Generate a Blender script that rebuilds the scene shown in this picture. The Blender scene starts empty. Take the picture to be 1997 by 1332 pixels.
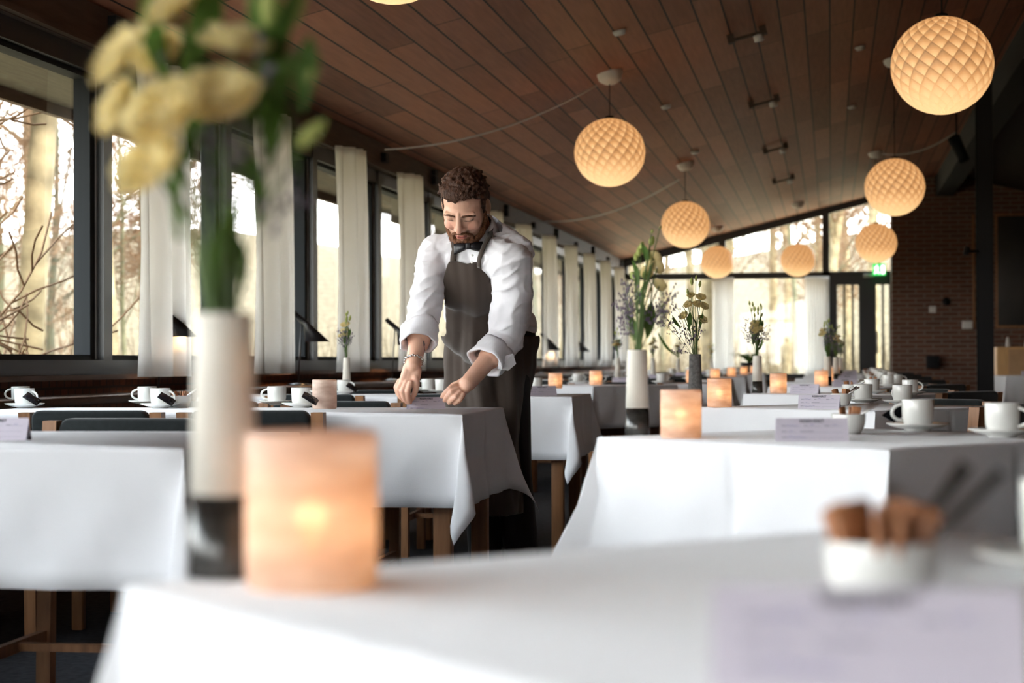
import bpy, bmesh, math, random
from mathutils import Vector, Matrix, noise as mnoise
R = math.radians; PI = math.pi
random.seed(7)
sc = bpy.context.scene
COL = sc.collection

# ------------------------------------------------------------------ camera
FPX, CX, CY, HC = 3600.0, 998.5, 666.0, 0.89
_y = Vector((622, -37, -3600)).normalized()
_z0 = Vector((-.004, 1, -.0110))
_z = (_z0 - _y * _z0.dot(_y)).normalized()
_x = _y.cross(_z)
RW = Matrix((_x, _y, _z))                       # camera-local -> room axes
cam_d = bpy.data.cameras.new('camera'); cam = bpy.data.objects.new('camera', cam_d); COL.objects.link(cam)
cam.matrix_world = Matrix.Translation((0, 0, HC)) @ RW.to_4x4()
cam_d.sensor_width = 36; cam_d.lens = 36 * FPX / 1997
cam_d.clip_start = .05; cam_d.clip_end = 400
cam_d.dof.use_dof = True; cam_d.dof.focus_distance = 6.35
cam_d.dof.aperture_fstop = cam_d.lens / 15.0
sc.camera = cam

# ------------------------------------------------------------------ light
w = bpy.data.worlds.new('sky'); sc.world = w; w.use_nodes = True
nt = w.node_tree; nt.nodes.clear()
o_ = nt.nodes.new('ShaderNodeOutputWorld'); b_ = nt.nodes.new('ShaderNodeBackground')
tc = nt.nodes.new('ShaderNodeTexCoord'); sx = nt.nodes.new('ShaderNodeSeparateXYZ'); cr = nt.nodes.new('ShaderNodeValToRGB')
nt.links.new(tc.outputs['Generated'], sx.inputs[0]); nt.links.new(sx.outputs['Z'], cr.inputs[0])
cr.color_ramp.elements[0].position = 0; cr.color_ramp.elements[0].color = (1.0, .97, .92, 1)
cr.color_ramp.elements[1].position = .55; cr.color_ramp.elements[1].color = (.74, .88, 1.0, 1)
nt.links.new(cr.outputs[0], b_.inputs[0]); b_.inputs[1].default_value = 7.0
nt.links.new(b_.outputs[0], o_.inputs[0])
sun_d = bpy.data.lights.new('sun', 'SUN'); sun_d.energy = 3.0; sun_d.angle = R(3); sun_d.color = (1, .86, .62)
sun = bpy.data.objects.new('sun', sun_d); COL.objects.link(sun)
sun.rotation_euler = Vector((-.80, .45, -.55)).to_track_quat('-Z', 'Y').to_euler()
sc.view_settings.view_transform = 'Standard'; sc.view_settings.look = 'None'
sc.view_settings.exposure = 1.28; sc.view_settings.gamma = 1.0; sc.view_settings.use_curve_mapping = False
sc.cycles.max_bounces = 7; sc.cycles.diffuse_bounces = 4; sc.cycles.glossy_bounces = 3
sc.cycles.transmission_bounces = 4; sc.cycles.transparent_max_bounces = 12
sc.cycles.sample_clamp_indirect = 6; sc.cycles.use_denoising = True; sc.cycles.caustics_reflective = False; sc.cycles.caustics_refractive = False

# ------------------------------------------------------------------ helpers
PSI = math.atan(622 / FPX); CP, SP = math.cos(PSI), math.sin(PSI)
def yh(px): return 703 - .004 * (px - 1620)
def c2w(x, y, z): return Vector((x * CP - y * SP, x * SP + y * CP, z))
def Q(px, py, d): return c2w((px - CX) / FPX * d, d, HC + (yh(px) - py) * d / FPX)
def at(px, py, z=.73):
    v = RW @ Vector(((px - CX) / FPX, (CY - py) / FPX, -1)); t = (z - HC) / v.z
    return Vector((v.x * t, v.y * t, z))
TZ = .73
NTH = ['first', 'second', 'third', 'fourth', 'fifth', 'sixth', 'seventh', 'eighth', 'ninth', 'tenth', 'eleventh', 'twelfth', 'thirteenth', 'fourteenth', 'fifteenth', 'sixteenth']

def link(name, me, parent=None, loc=None):
    o = bpy.data.objects.new(name, me); COL.objects.link(o)
    if parent is not None: o.parent = parent
    if loc is not None: o.location = loc
    return o
def tag(o, label=None, cat=None, group=None, kind=None):
    if label: o['label'] = label
    if cat: o['category'] = cat
    if group: o['group'] = group
    if kind: o['kind'] = kind
    return o
def empty(name, loc, label, cat, rz=0, group=None):
    o = bpy.data.objects.new(name, None); COL.objects.link(o); o.location = loc; o.rotation_euler = (0, 0, rz)
    o.empty_display_size = .1
    return tag(o, label, cat, group)
def struct(o): o['kind'] = 'structure'; return o

class MB:
    """collects simple shapes into one mesh"""
    def __init__(s): s.v = []; s.f = []; s.smooth = []
    def add(s, vs, fs, sm=False):
        n = len(s.v); s.v += [tuple(v) for v in vs]; s.f += [[i + n for i in f] for f in fs]; s.smooth += [sm] * len(fs); return s
    def box(s, x0, x1, y0, y1, z0, z1, M=None):
        vs = [Vector((x, y, z)) for z in (z0, z1) for y in (y0, y1) for x in (x0, x1)]
        if M is not None: vs = [M @ v for v in vs]
        return s.add(vs, [(0, 2, 3, 1), (4, 5, 7, 6), (0, 1, 5, 4), (2, 6, 7, 3), (0, 4, 6, 2), (1, 3, 7, 5)])
    def bbox(s, x0, x1, y0, y1, z0, z1, b=.008, seg=2, M=None):
        bm = bmesh.new(); bmesh.ops.create_cube(bm, size=1)
        for v in bm.verts: v.co = Vector(((x0 + x1) / 2 + v.co.x * (x1 - x0), (y0 + y1) / 2 + v.co.y * (y1 - y0), (z0 + z1) / 2 + v.co.z * (z1 - z0)))
        bmesh.ops.bevel(bm, geom=bm.edges[:], offset=b, segments=seg, profile=.5, affect='EDGES')
        bm.verts.index_update()
        vs = [(M @ v.co if M is not None else v.co.copy()) for v in bm.verts]; fs = [[v.index for v in f.verts] for f in bm.faces]
        bm.free(); return s.add(vs, fs, True)
    def tube(s, pts, rad, n=8, caps=True):
        pts = [Vector(p) for p in pts]; k = len(pts)
        rads = rad if isinstance(rad, (list, tuple)) else [rad] * k
        vs = []; up = Vector((0, 0, 1)); prev = None
        for i, p in enumerate(pts):
            t = (pts[min(i + 1, k - 1)] - pts[max(i - 1, 0)]).normalized()
            if prev is None:
                a = t.orthogonal().normalized()
            else:
                a = (prev - t * prev.dot(t))
                a = a.normalized() if a.length > 1e-6 else t.orthogonal().normalized()
            prev = a; b = t.cross(a)
            for j in range(n):
                an = 2 * PI * j / n; vs.append(p + (a * math.cos(an) + b * math.sin(an)) * rads[i])
        fs = [(i * n + j, i * n + (j + 1) % n, (i + 1) * n + (j + 1) % n, (i + 1) * n + j) for i in range(k - 1) for j in range(n)]
        if caps: fs += [tuple(reversed(range(n))), tuple((k - 1) * n + j for j in range(n))]
        return s.add(vs, fs, True)
    def lathe(s, prof, n=32, M=None, closed=False):
        vs = []; k = len(prof)
        for r, z in prof:
            for j in range(n):
                an = 2 * PI * j / n; v = Vector((r * math.cos(an), r * math.sin(an), z)); vs.append(M @ v if M is not None else v)
        fs = [(i * n + j, i * n + (j + 1) % n, (i + 1) * n + (j + 1) % n, (i + 1) * n + j) for i in range(k - 1) for j in range(n)]
        if closed: fs += [((k - 1) * n + j, (k - 1) * n + (j + 1) % n, (j + 1) % n, j) for j in range(n)]
        return s.add(vs, fs, True)
    def ball(s, c, r, n=12, m=8, sc3=(1, 1, 1), M=None):
        c = Vector(c); vs = []; fs = []
        for i in range(m + 1):
            th = PI * i / m
            for j in range(n):
                v = Vector((math.sin(th) * math.cos(2 * PI * j / n) * sc3[0], math.sin(th) * math.sin(2 * PI * j / n) * sc3[1], math.cos(th) * sc3[2])) * r
                vs.append(c + (M @ v if M is not None else v))
        for i in range(m):
            for j in range(n): fs.append((i * n + j, (i + 1) * n + j, (i + 1) * n + (j + 1) % n, i * n + (j + 1) % n))
        return s.add(vs, fs, True)
    def mesh(s, name, mat):
        me = bpy.data.meshes.new(name); me.from_pydata(s.v, [], s.f)
        me.polygons.foreach_set('use_smooth', s.smooth)
        if mat is not None: me.materials.append(mat)
        me.validate(); me.update(); return me
    def build(s, name, mat, parent=None, loc=None): return link(name, s.mesh(name, mat), parent, loc)

def weld(me, d=1e-5):
    bm = bmesh.new(); bm.from_mesh(me); bmesh.ops.remove_doubles(bm, verts=bm.verts, dist=d); bmesh.ops.recalc_face_normals(bm, faces=bm.faces); bm.to_mesh(me); bm.free(); return me
def copy_tree(o, parent=None):
    c = o.copy(); COL.objects.link(c); c.parent = parent
    for ch in o.children: copy_tree(ch, c)
    return c

# ------------------------------------------------------------------ materials
def mat(name, col, rough=.6, spec=.5, metal=0, var=0, vscale=8, bump=0, bscale=60, trans=0, sheen=0, stretch=None):
    m = bpy.data.materials.new(name); m.use_nodes = True; n = m.node_tree.nodes; l = m.node_tree.links
    p = n['Principled BSDF']; p.inputs['Base Color'].default_value = (*col, 1); p.inputs['Roughness'].default_value = rough
    p.inputs['Metallic'].default_value = metal; p.inputs['Specular IOR Level'].default_value = spec
    if sheen: p.inputs['Sheen Weight'].default_value = sheen
    t = None
    if var or bump:
        t = n.new('ShaderNodeTexCoord'); mp = n.new('ShaderNodeMapping'); l.new(t.outputs['Object'], mp.inputs[0])
        if stretch: mp.inputs['Scale'].default_value = stretch
    if var:
        ns = n.new('ShaderNodeTexNoise'); ns.inputs['Scale'].default_value = vscale; ns.inputs['Detail'].default_value = 4
        l.new(mp.outputs[0], ns.inputs['Vector']); r = n.new('ShaderNodeValToRGB'); l.new(ns.outputs[0], r.inputs[0])
        r.color_ramp.elements[0].position = .3; r.color_ramp.elements[1].position = .7
        r.color_ramp.elements[0].color = (*[c * (1 - var) for c in col], 1); r.color_ramp.elements[1].color = (*[min(1, c * (1 + var)) for c in col], 1)
        l.new(r.outputs[0], p.inputs['Base Color'])
    if bump:
        nb = n.new('ShaderNodeTexNoise'); nb.inputs['Scale'].default_value = bscale; nb.inputs['Detail'].default_value = 3
        l.new(mp.outputs[0], nb.inputs['Vector']); bp = n.new('ShaderNodeBump'); bp.inputs['Strength'].default_value = bump; bp.inputs['Distance'].default_value = .01
        l.new(nb.outputs[0], bp.inputs['Height']); l.new(bp.outputs[0], p.inputs['Normal'])
    if trans:
        tr = n.new('ShaderNodeBsdfTranslucent'); tr.inputs[0].default_value = (*col, 1); mx = n.new('ShaderNodeMixShader'); mx.inputs[0].default_value = trans
        l.new(p.outputs[0], mx.inputs[1]); l.new(tr.outputs[0], mx.inputs[2]); l.new(mx.outputs[0], n['Material Output'].inputs[0])
    return m
def emis(name, col, st):
    m = bpy.data.materials.new(name); m.use_nodes = True; n = m.node_tree.nodes; p = n['Principled BSDF']
    p.inputs['Base Color'].default_value = (*col, 1); p.inputs['Emission Color'].default_value = (*col, 1); p.inputs['Emission Strength'].default_value = st; return m

M = {}
M['cloth'] = mat('white_linen', (.80, .80, .83), .85, .2, var=.02, vscale=3, bump=.10, bscale=500, sheen=.2)
M['wood'] = mat('oak', (.27, .125, .055), .45, .4, var=.25, vscale=6, stretch=(8, 8, .8))
M['wood_dark'] = mat('dark_wood', (.10, .055, .035), .55, .3, var=.3, vscale=5, stretch=(8, 1, 8))
M['lintel'] = mat('lintel_wood', (.075, .047, .032), .6, .3, var=.25, vscale=5, stretch=(8, 1, 8))
M['uph'] = mat('charcoal_wool', (.011, .014, .015), .9, .2, var=.2, vscale=60, bump=.2, bscale=600, sheen=.3)
M['china'] = mat('white_porcelain', (.80, .80, .77), .18, .6)
M['frame'] = mat('dark_window_frame', (.022, .025, .028), .38, .5)
M['frame2'] = mat('grey_casement', (.012, .014, .016), .7, .15)
M['alu'] = mat('aluminium_strip', (.45, .44, .44), .35, .5, metal=.6)
M['curtain'] = mat('white_curtain', (.95, .93, .90), .85, .1, trans=.72)
M['carpet'] = mat('dark_carpet', (.045, .045, .05), .95, .1, var=.3, vscale=40)
M['black'] = mat('black_lacquer', (.012, .012, .014), .3, .5)
M['blackm'] = mat('matt_black', (.01, .01, .012), .7, .3)
M['lampwhite'] = mat('white_inside', (.8, .78, .72), .6, .3)
M['steel'] = mat('steel', (.80, .79, .77), .35, .5, metal=1)
M['silver'] = mat('silver', (.75, .73, .70), .22, .5, metal=1)
M['plasticw'] = mat('white_plastic', (.72, .70, .66), .45, .4)
M['paper'] = mat('card_paper', (.66, .61, .70), .7, .2, trans=.10)
M['ink'] = mat('printed_ink', (.02, .02, .03), .6)
M['pen'] = mat('blue_pen', (.10, .09, .35), .6)
M['rule'] = mat('ruled_line', (.25, .24, .32), .6)
M['packet_b'] = mat('black_packet', (.012, .012, .016), .25, .6, bump=.5, bscale=90)
M['packet_br'] = mat('brown_packet', (.38, .16, .07), .5, .4, var=.3, vscale=60)
M['vase_w'] = mat('cream_stoneware', (.74, .70, .62), .6, .3, var=.05, vscale=20, bump=.08, bscale=300)
M['vase_g'] = mat('grey_concrete', (.16, .155, .15), .8, .2, var=.3, vscale=90, bump=.2, bscale=200)
M['glaze'] = mat('dark_glaze', (.035, .034, .032), .22, .5, var=.6, vscale=25)
M['leaf'] = mat('leaf_green', (.10, .19, .04), .55, .3, var=.4, vscale=15, trans=.35)
M['stem'] = mat('stem_green', (.10, .16, .05), .6, .3)
M['petal'] = mat('cream_petal', (.95, .82, .46), .7, .2, var=.10, vscale=40, trans=.55)
M['bud'] = mat('green_bud', (.45, .50, .16), .7, .2, trans=.3)
M['purple'] = mat('mauve_sprig', (.21, .165, .23), .8, .1)
M['wax'] = mat('white_wax', (.8, .75, .65), .5, .3)
M['flame'] = emis('flame', (1, .60, .20), 6)
M['screen'] = mat('oak_panel', (.62, .36, .15), .5, .3, var=.12, vscale=4, stretch=(20, 20, 1))

def wood_ceiling():
    m = bpy.data.materials.new('ceiling_boards'); m.use_nodes = True; n = m.node_tree.nodes; l = m.node_tree.links; p = n['Principled BSDF']
    t = n.new('ShaderNodeTexCoord'); sx = n.new('ShaderNodeSeparateXYZ'); l.new(t.outputs['Object'], sx.inputs[0])
    def mth(op, a, b=None):
        q = n.new('ShaderNodeMath'); q.operation = op
        for i, v in enumerate((a, b)):
            if v is None: continue
            if isinstance(v, (int, float)): q.inputs[i].default_value = v
            else: l.new(v, q.inputs[i])
        return q.outputs[0]
    u = mth('DIVIDE', sx.outputs['X'], .172); fl = mth('FLOOR', u); fr = mth('FRACT', u)
    wn = n.new('ShaderNodeTexWhiteNoise'); wn.noise_dimensions = '1D'; l.new(fl, wn.inputs['W'])
    v = mth('ADD', mth('DIVIDE', sx.outputs['Y'], 2.9), mth('MULTIPLY', wn.outputs['Value'], 7.3)); vfl = mth('FLOOR', v); vfr = mth('FRACT', v)
    wn2 = n.new('ShaderNodeTexWhiteNoise'); wn2.noise_dimensions = '2D'; cx = n.new('ShaderNodeCombineXYZ'); l.new(fl, cx.inputs[0]); l.new(vfl, cx.inputs[1]); l.new(cx.outputs[0], wn2.inputs['Vector'])
    mp = n.new('ShaderNodeMapping'); mp.inputs['Scale'].default_value = (14, .9, 14); l.new(t.outputs['Object'], mp.inputs[0])
    ns = n.new('ShaderNodeTexNoise'); ns.inputs['Scale'].default_value = 3; ns.inputs['Detail'].default_value = 6; l.new(mp.outputs[0], ns.inputs['Vector'])
    mixv = mth('ADD', mth('MULTIPLY', wn2.outputs['Value'], .5), mth('MULTIPLY', ns.outputs[0], .55))
    r = n.new('ShaderNodeValToRGB'); l.new(mixv, r.inputs[0])
    r.color_ramp.elements[0].position = .15; r.color_ramp.elements[0].color = (.20, .066, .036, 1)
    r.color_ramp.elements[1].position = .9; r.color_ramp.elements[1].color = (.52, .215, .120, 1)
    g1 = mth('LESS_THAN', fr, .07); g2 = mth('LESS_THAN', vfr, .006)
    g = mth('MAXIMUM', g1, mth('MULTIPLY', g2, .8))
    mx = n.new('ShaderNodeMix'); mx.data_type = 'RGBA'; l.new(g, mx.inputs[0]); l.new(r.outputs[0], mx.inputs[6]); mx.inputs[7].default_value = (.012, .007, .005, 1)
    l.new(mx.outputs[2], p.inputs['Base Color']); p.inputs['Roughness'].default_value = .55; p.inputs['Specular IOR Level'].default_value = .3
    bp = n.new('ShaderNodeBump'); bp.inputs['Distance'].default_value = .01; bp.invert = True; l.new(g, bp.inputs['Height']); l.new(bp.outputs[0], p.inputs['Normal'])
    return m
def brick(name, bw, bh, c1, c2, cm, axes, mortar=.012):
    m = bpy.data.materials.new(name); m.use_nodes = True; n = m.node_tree.nodes; l = m.node_tree.links; p = n['Principled BSDF']
    t = n.new('ShaderNodeTexCoord'); sx = n.new('ShaderNodeSeparateXYZ'); cx = n.new('ShaderNodeCombineXYZ'); l.new(t.outputs['Object'], sx.inputs[0])
    l.new(sx.outputs[axes[0]], cx.inputs[0]); l.new(sx.outputs[axes[1]], cx.inputs[1])
    b = n.new('ShaderNodeTexBrick'); l.new(cx.outputs[0], b.inputs['Vector']); b.inputs['Scale'].default_value = 1
    b.inputs['Brick Width'].default_value = bw; b.inputs['Row Height'].default_value = bh; b.inputs['Mortar Size'].default_value = mortar
    b.inputs['Color1'].default_value = (*c1, 1); b.inputs['Color2'].default_value = (*c2, 1); b.inputs['Mortar'].default_value = (*cm, 1)
    l.new(b.outputs['Color'], p.inputs['Base Color']); p.inputs['Roughness'].default_value = .85
    bp = n.new('ShaderNodeBump'); bp.inputs['Distance'].default_value = .01; bp.invert = True; l.new(b.outputs['Fac'], bp.inputs['Height']); l.new(bp.outputs[0], p.inputs['Normal'])
    return m
M['ceil'] = wood_ceiling()
M['brick'] = brick('red_brown_brick', .26, .071, (.15, .06, .036), (.10, .042, .028), (.19, .14, .11), 'XZ')
M['brick_side'] = brick('red_brown_brick_side', .26, .071, (.15, .06, .036), (.10, .042, .028), (.19, .14, .11), 'YZ')
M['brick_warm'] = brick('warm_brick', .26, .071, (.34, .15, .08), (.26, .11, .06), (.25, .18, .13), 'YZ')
M['soldier'] = brick('soldier_brick', .081, .26, (.20, .07, .035), (.12, .045, .025), (.07, .04, .03), 'YZ', .006)
def glass_mat():
    m = bpy.data.materials.new('window_glass'); m.use_nodes = True; n = m.node_tree.nodes; l = m.node_tree.links; n.remove(n['Principled BSDF'])
    tr = n.new('ShaderNodeBsdfTransparent'); tr.inputs[0].default_value = (.93, .95, .94, 1); gl = n.new('ShaderNodeBsdfGlossy'); gl.inputs['Roughness'].default_value = .02
    lw = n.new('ShaderNodeLayerWeight'); lw.inputs[0].default_value = .5; pw = n.new('ShaderNodeMath'); pw.operation = 'POWER'; pw.inputs[1].default_value = 5
    ma = n.new('ShaderNodeMath'); ma.operation = 'MULTIPLY_ADD'; ma.inputs[1].default_value = .8; ma.inputs[2].default_value = .05; mx = n.new('ShaderNodeMixShader')
    l.new(lw.outputs['Facing'], pw.inputs[0]); l.new(pw.outputs[0], ma.inputs[0]); l.new(ma.outputs[0], mx.inputs[0]); l.new(tr.outputs[0], mx.inputs[1]); l.new(gl.outputs[0], mx.inputs[2]); l.new(mx.outputs[0], n['Material Output'].inputs[0]); return m
M['glass'] = glass_mat()
def candle_glass():
    m = bpy.data.materials.new('frosted_alabaster_glass'); m.use_nodes = True; n = m.node_tree.nodes; l = m.node_tree.links; p = n['Principled BSDF']
    t = n.new('ShaderNodeTexCoord'); mp = n.new('ShaderNodeMapping'); mp.inputs['Scale'].default_value = (12, 12, 40); l.new(t.outputs['Object'], mp.inputs[0])
    ns = n.new('ShaderNodeTexNoise'); ns.inputs['Scale'].default_value = 1.5; ns.inputs['Detail'].default_value = 5; l.new(mp.outputs[0], ns.inputs['Vector'])
    r = n.new('ShaderNodeValToRGB'); l.new(ns.outputs[0], r.inputs[0]); r.color_ramp.elements[0].position = .3; r.color_ramp.elements[1].position = .7
    r.color_ramp.elements[0].color = (.60, .42, .33, 1); r.color_ramp.elements[1].color = (.84, .68, .58, 1)
    l.new(r.outputs[0], p.inputs['Base Color']); p.inputs['Roughness'].default_value = .45
    tr = n.new('ShaderNodeBsdfTranslucent'); l.new(r.outputs[0], tr.inputs[0]); mx = n.new('ShaderNodeMixShader'); mx.inputs[0].default_value = .45
    rf = n.new('ShaderNodeBsdfRefraction'); rf.inputs['IOR'].default_value = 1.02; rf.inputs['Roughness'].default_value = .85; l.new(r.outputs[0], rf.inputs[0]); m2 = n.new('ShaderNodeMixShader'); m2.inputs[0].default_value = .07
    l.new(tr.outputs[0], m2.inputs[1]); l.new(rf.outputs[0], m2.inputs[2])
    l.new(p.outputs[0], mx.inputs[1]); l.new(m2.outputs[0], mx.inputs[2]); l.new(mx.outputs[0], n['Material Output'].inputs[0]); return m
M['candle'] = candle_glass()
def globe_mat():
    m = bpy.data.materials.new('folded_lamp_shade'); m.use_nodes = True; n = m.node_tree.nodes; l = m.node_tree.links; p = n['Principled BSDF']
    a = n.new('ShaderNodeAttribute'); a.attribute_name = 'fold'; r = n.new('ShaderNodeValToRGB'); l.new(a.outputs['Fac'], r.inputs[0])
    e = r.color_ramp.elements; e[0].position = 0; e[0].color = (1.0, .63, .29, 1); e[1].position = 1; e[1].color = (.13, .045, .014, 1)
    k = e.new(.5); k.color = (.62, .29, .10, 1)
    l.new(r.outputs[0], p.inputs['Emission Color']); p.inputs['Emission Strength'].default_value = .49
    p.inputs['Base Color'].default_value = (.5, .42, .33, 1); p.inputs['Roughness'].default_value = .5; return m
M['globe'] = globe_mat()

# ------------------------------------------------------------------ room shell
XL, XR, XRIDGE, YF, YB = -3.37, 6.0, 1.73, 30.0, -8.0
ZW, ZR = 2.54, 3.77
SL = (ZR - ZW) / (XRIDGE - XL)
def ceil_z(x): return ZW + SL * (x - XL) if x < XRIDGE else ZR - SL * (x - XRIDGE)
struct(MB().box(XL - .2, XR, YB, YF + .3, -.2, 0).build('floor', M['carpet']))
def slope(name, x0, x1, m, th=.14):
    mb = MB(); z0, z1 = ceil_z(x0) if x0 >= XL else ZW + SL * (x0 - XL), ceil_z(x1)
    vs = [(x0, YB, z0), (x1, YB, z1), (x1, YF + .6, z1), (x0, YF + .6, z0)]; vs += [(a, b, c + th) for a, b, c in vs]
    mb.add(vs, [(0, 3, 2, 1), (4, 5, 6, 7), (0, 1, 5, 4), (1, 2, 6, 5), (2, 3, 7, 6), (3, 0, 4, 7)])
    return struct(mb.build(name, m))
slope('ceiling', XL, XRIDGE, M['ceil'])
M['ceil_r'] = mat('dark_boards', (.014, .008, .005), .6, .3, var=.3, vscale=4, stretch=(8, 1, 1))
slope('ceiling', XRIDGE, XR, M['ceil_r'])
struct(MB().box(XRIDGE - .12, XRIDGE + .14, YB, YF, ZR - .34, ZR - .02).build('trim_1', M['blackm']))
# eave outside the window wall
struct(MB().box(XL - .62, XL - .1, YB, YF + .6, 2.25, 2.29).build('trim_2', mat('soffit_boards', (.13, .118, .09), .8, .2, var=.2, vscale=6, stretch=(12, 1, 1))))
struct(MB().box(XL - .66, XL - .62, YB, YF + .6, 2.19, 2.6).build('trim_3', M['wood_dark']))
# back wall in dark brick, right wall in lighter warm brick
struct(MB().box(-.6, XR, YB - .2, YB, 0, 3.9).build('wall_back', M['brick']))
struct(MB().box(XL, -1.3, YB - .2, YB, 0, .6).build('wall_back', M['brick']))
wb_ = MB(); 
for x_ in (XL + .06, -2.3, -1.36): wb_.box(x_ - .06, x_ + .06, YB - .12, YB, .6, ceil_z(x_))
wb_.box(XL, -1.3, YB - .12, YB, .6, .68).box(XL, -1.3, YB - .12, YB, 2.3, 2.4); wbo = struct(wb_.build('window_31', M['frame']))  # added window behind the camera, lets fill light onto surfaces facing it
MB().add([(XL, YB - .06, .68), (-1.3, YB - .06, .68), (-1.3, YB - .06, ceil_z(-1.3)), (XL, YB - .06, ZW)], [(0, 1, 2, 3)]).build('pane', M['glass'], wbo)
struct(MB().box(XR, XR + .2, YB, YF, 0, 3.9).build('wall_right', M['brick_warm']))  # unseen wall, brick colour raised to bounce warm light onto the cloths
# window wall
struct(MB().box(XL - .15, XL, YB, YF, 0, .815).build('wall_left', M['soldier']))
struct(MB().box(XL - .18, XL + .06, YB, YF, .815, .838).build('trim_4', M['wood_dark']))
struct(MB().box(XL - .15, XL + .05, YB, YF, 2.33, ZW).build('trim_5', M['lintel']))
struct(MB().box(XL + .05, XL + .085, YB, YF, 2.335, 2.36).build('trim_6', M['lintel']))
PITCH, Y0 = 1.77, 8.26
nb = 0
bolt_mb = []
for k in range(-9, 13):
    y1 = Y0 + PITCH * k; y0 = y1 - PITCH          # bay: post at its far end
    if y1 > YF + .3 or y0 < YB: continue
    nb += 1
    f = MB(); f.box(XL - .12, XL + .03, y1 - .10, y1, .838, 2.33)
    f.box(XL - .10, XL + .03, y0, y1 - .10, .838, .905); f.box(XL - .10, XL + .02, y0, y1 - .10, 2.235, 2.33)
    fo = struct(f.build('window_%d' % nb, M['frame']))
    c = MB(); c.box(XL - .09, XL - .01, y1 - .17, y1 - .105, .905, 2.235); c.box(XL - .09, XL - .01, y0, y0 + .065, .905, 2.235)
    c.box(XL - .09, XL - .01, y0 + .065, y1 - .17, .905, .93); c.box(XL - .09, XL - .01, y0 + .065, y1 - .17, 2.21, 2.235)
    c.build('casement_frame', M['frame2'], fo)
    MB().box(XL - .012, XL - .004, y1 - .112, y1 - .10, .91, 2.23).build('seal_strip', M['alu'], fo)
    MB().add([(XL - .05, y0 + .065, .93), (XL - .05, y1 - .17, .93), (XL - .05, y1 - .17, 2.21), (XL - .05, y0 + .065, 2.21)], [(0, 1, 2, 3)]).build('pane', M['glass'], fo)
    if 4 < y1 < YF:
        for z0, h_, dy in ((2.395, .075, -.05), (2.47, .05, -.05)):
            if z0 > 2.45 and k % 2: continue
            tag(MB().box(XL + .04, XL + .09, y1 + dy - .05, y1 + dy + .05, z0, z0 + h_ * .9).build('steel_bracket', M['blackm']), 'small black %s bracket on the beam above the %s left window post' % ('lower' if z0 < 2.46 else 'upper', NTH[max(0, k + 2)]), 'bracket', 'black brackets along the window beam')
tag(MB().bbox(XL + .001, XL + .30, 2.0, YF - .5, .715, .75, .006).build('window_shelf', M['wood_dark']), 'long dark wooden shelf running under the left windows', 'shelf')

# far wall -----------------------------------------------------------------
def fx(px): # x on the far wall for an image column
    return at_plane(px, 650).x
def at_plane(px, py, Y=None):
    Y = YF if Y is None else Y
    v = RW @ Vector(((px - CX) / FPX, (CY - py) / FPX, -1)); t = Y / v.y; return Vector((v.x * t, Y, HC + v.z * t))
xa, xb, xc_, xd = XL, at_plane(1409, 600).x, at_plane(1611, 600).x, at_plane(1738, 600).x
zm = at_plane(1500, 535).z
f = MB()
for x_ in (xa + .06, xb, xc_): f.box(x_ - .055, x_ + .055, YF - .06, YF + .06, 0, ceil_z(x_) - .02)
f.box(xa, xd, YF - .06, YF + .06, zm - .07, zm + .03)
f.box(xa, xc_, YF - .06, YF + .06, .60, .68)
# sloping head
for (p, q) in ((xa, xd),):
    vs = [(p, YF - .07, ceil_z(p) - .14), (q, YF - .07, ceil_z(q) - .10), (q, YF - .07, ceil_z(q) + .02), (p, YF - .07, ceil_z(p) + .02)]
    vs += [(a, YF + .07, c) for a, b, c in vs]; f.add(vs, [(0, 1, 2, 3), (7, 6, 5, 4), (0, 4, 5, 1), (1, 5, 6, 2), (2, 6, 7, 3), (3, 7, 4, 0)])
far_w = struct(f.build('window_30', M['frame']))
MB().add([(xa, YF, .68), (xc_, YF, .68), (xc_, YF, zm), (xa, YF, zm)], [(0, 1, 2, 3)]).build('pane', M['glass'], far_w)
MB().add([(xa, YF, zm), (xd, YF, zm), (xd, YF, ceil_z(xd)), (xa, YF, ceil_z(xa))], [(0, 1, 2, 3)]).build('pane', M['glass'], far_w)
struct(MB().box(xa, xc_, YF - .08, YF + .1, 0, .60).build('wall_far', M['brick']))
# door with narrow upright panes
d_ = MB(); gl_ = MB(); slots = [(1633, 1645), (1649, 1661), (1665, 1675), (1709, 1720), (1724, 1734)]
zs0, zs1 = at_plane(1650, 728).z, at_plane(1650, 556).z
cuts = [xc_ + .05]
for a, b in slots: cuts += [at_plane(a, 640).x, at_plane(b, 640).x]
cuts.append(xd)
for i in range(0, len(cuts) - 1, 2): d_.box(cuts[i], cuts[i + 1], YF - .05, YF + .05, 0, zm - .05)
for i in range(1, len(cuts) - 1, 2):
    d_.box(cuts[i], cuts[i + 1], YF - .05, YF + .05, zs1, zm - .05); d_.box(cuts[i], cuts[i + 1], YF - .05, YF + .05, 0, zs0)
    gl_.box(cuts[i], cuts[i + 1], YF - .005, YF + .005, zs0, zs1)
door = struct(d_.build('door_1', M['frame'])); gl_.build('pane', M['glass'], door)
MB().tube([(xc_ + .80, YF - .10, 1.0), (xc_ + .80, YF - .10, 1.35)], .012).build('door_handle', M['alu'], door)
# brick wall right of the door, a bit nearer
YBW = YF - .75
struct(MB().box(xd, XR, YBW, YF + .3, 0, 3.9).build('wall_far_right', M['brick']))
struct(MB().box(xd - .012, xd, YBW, YF, 0, ceil_z(xd)).build('trim_7', M['brick_side']))
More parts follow.
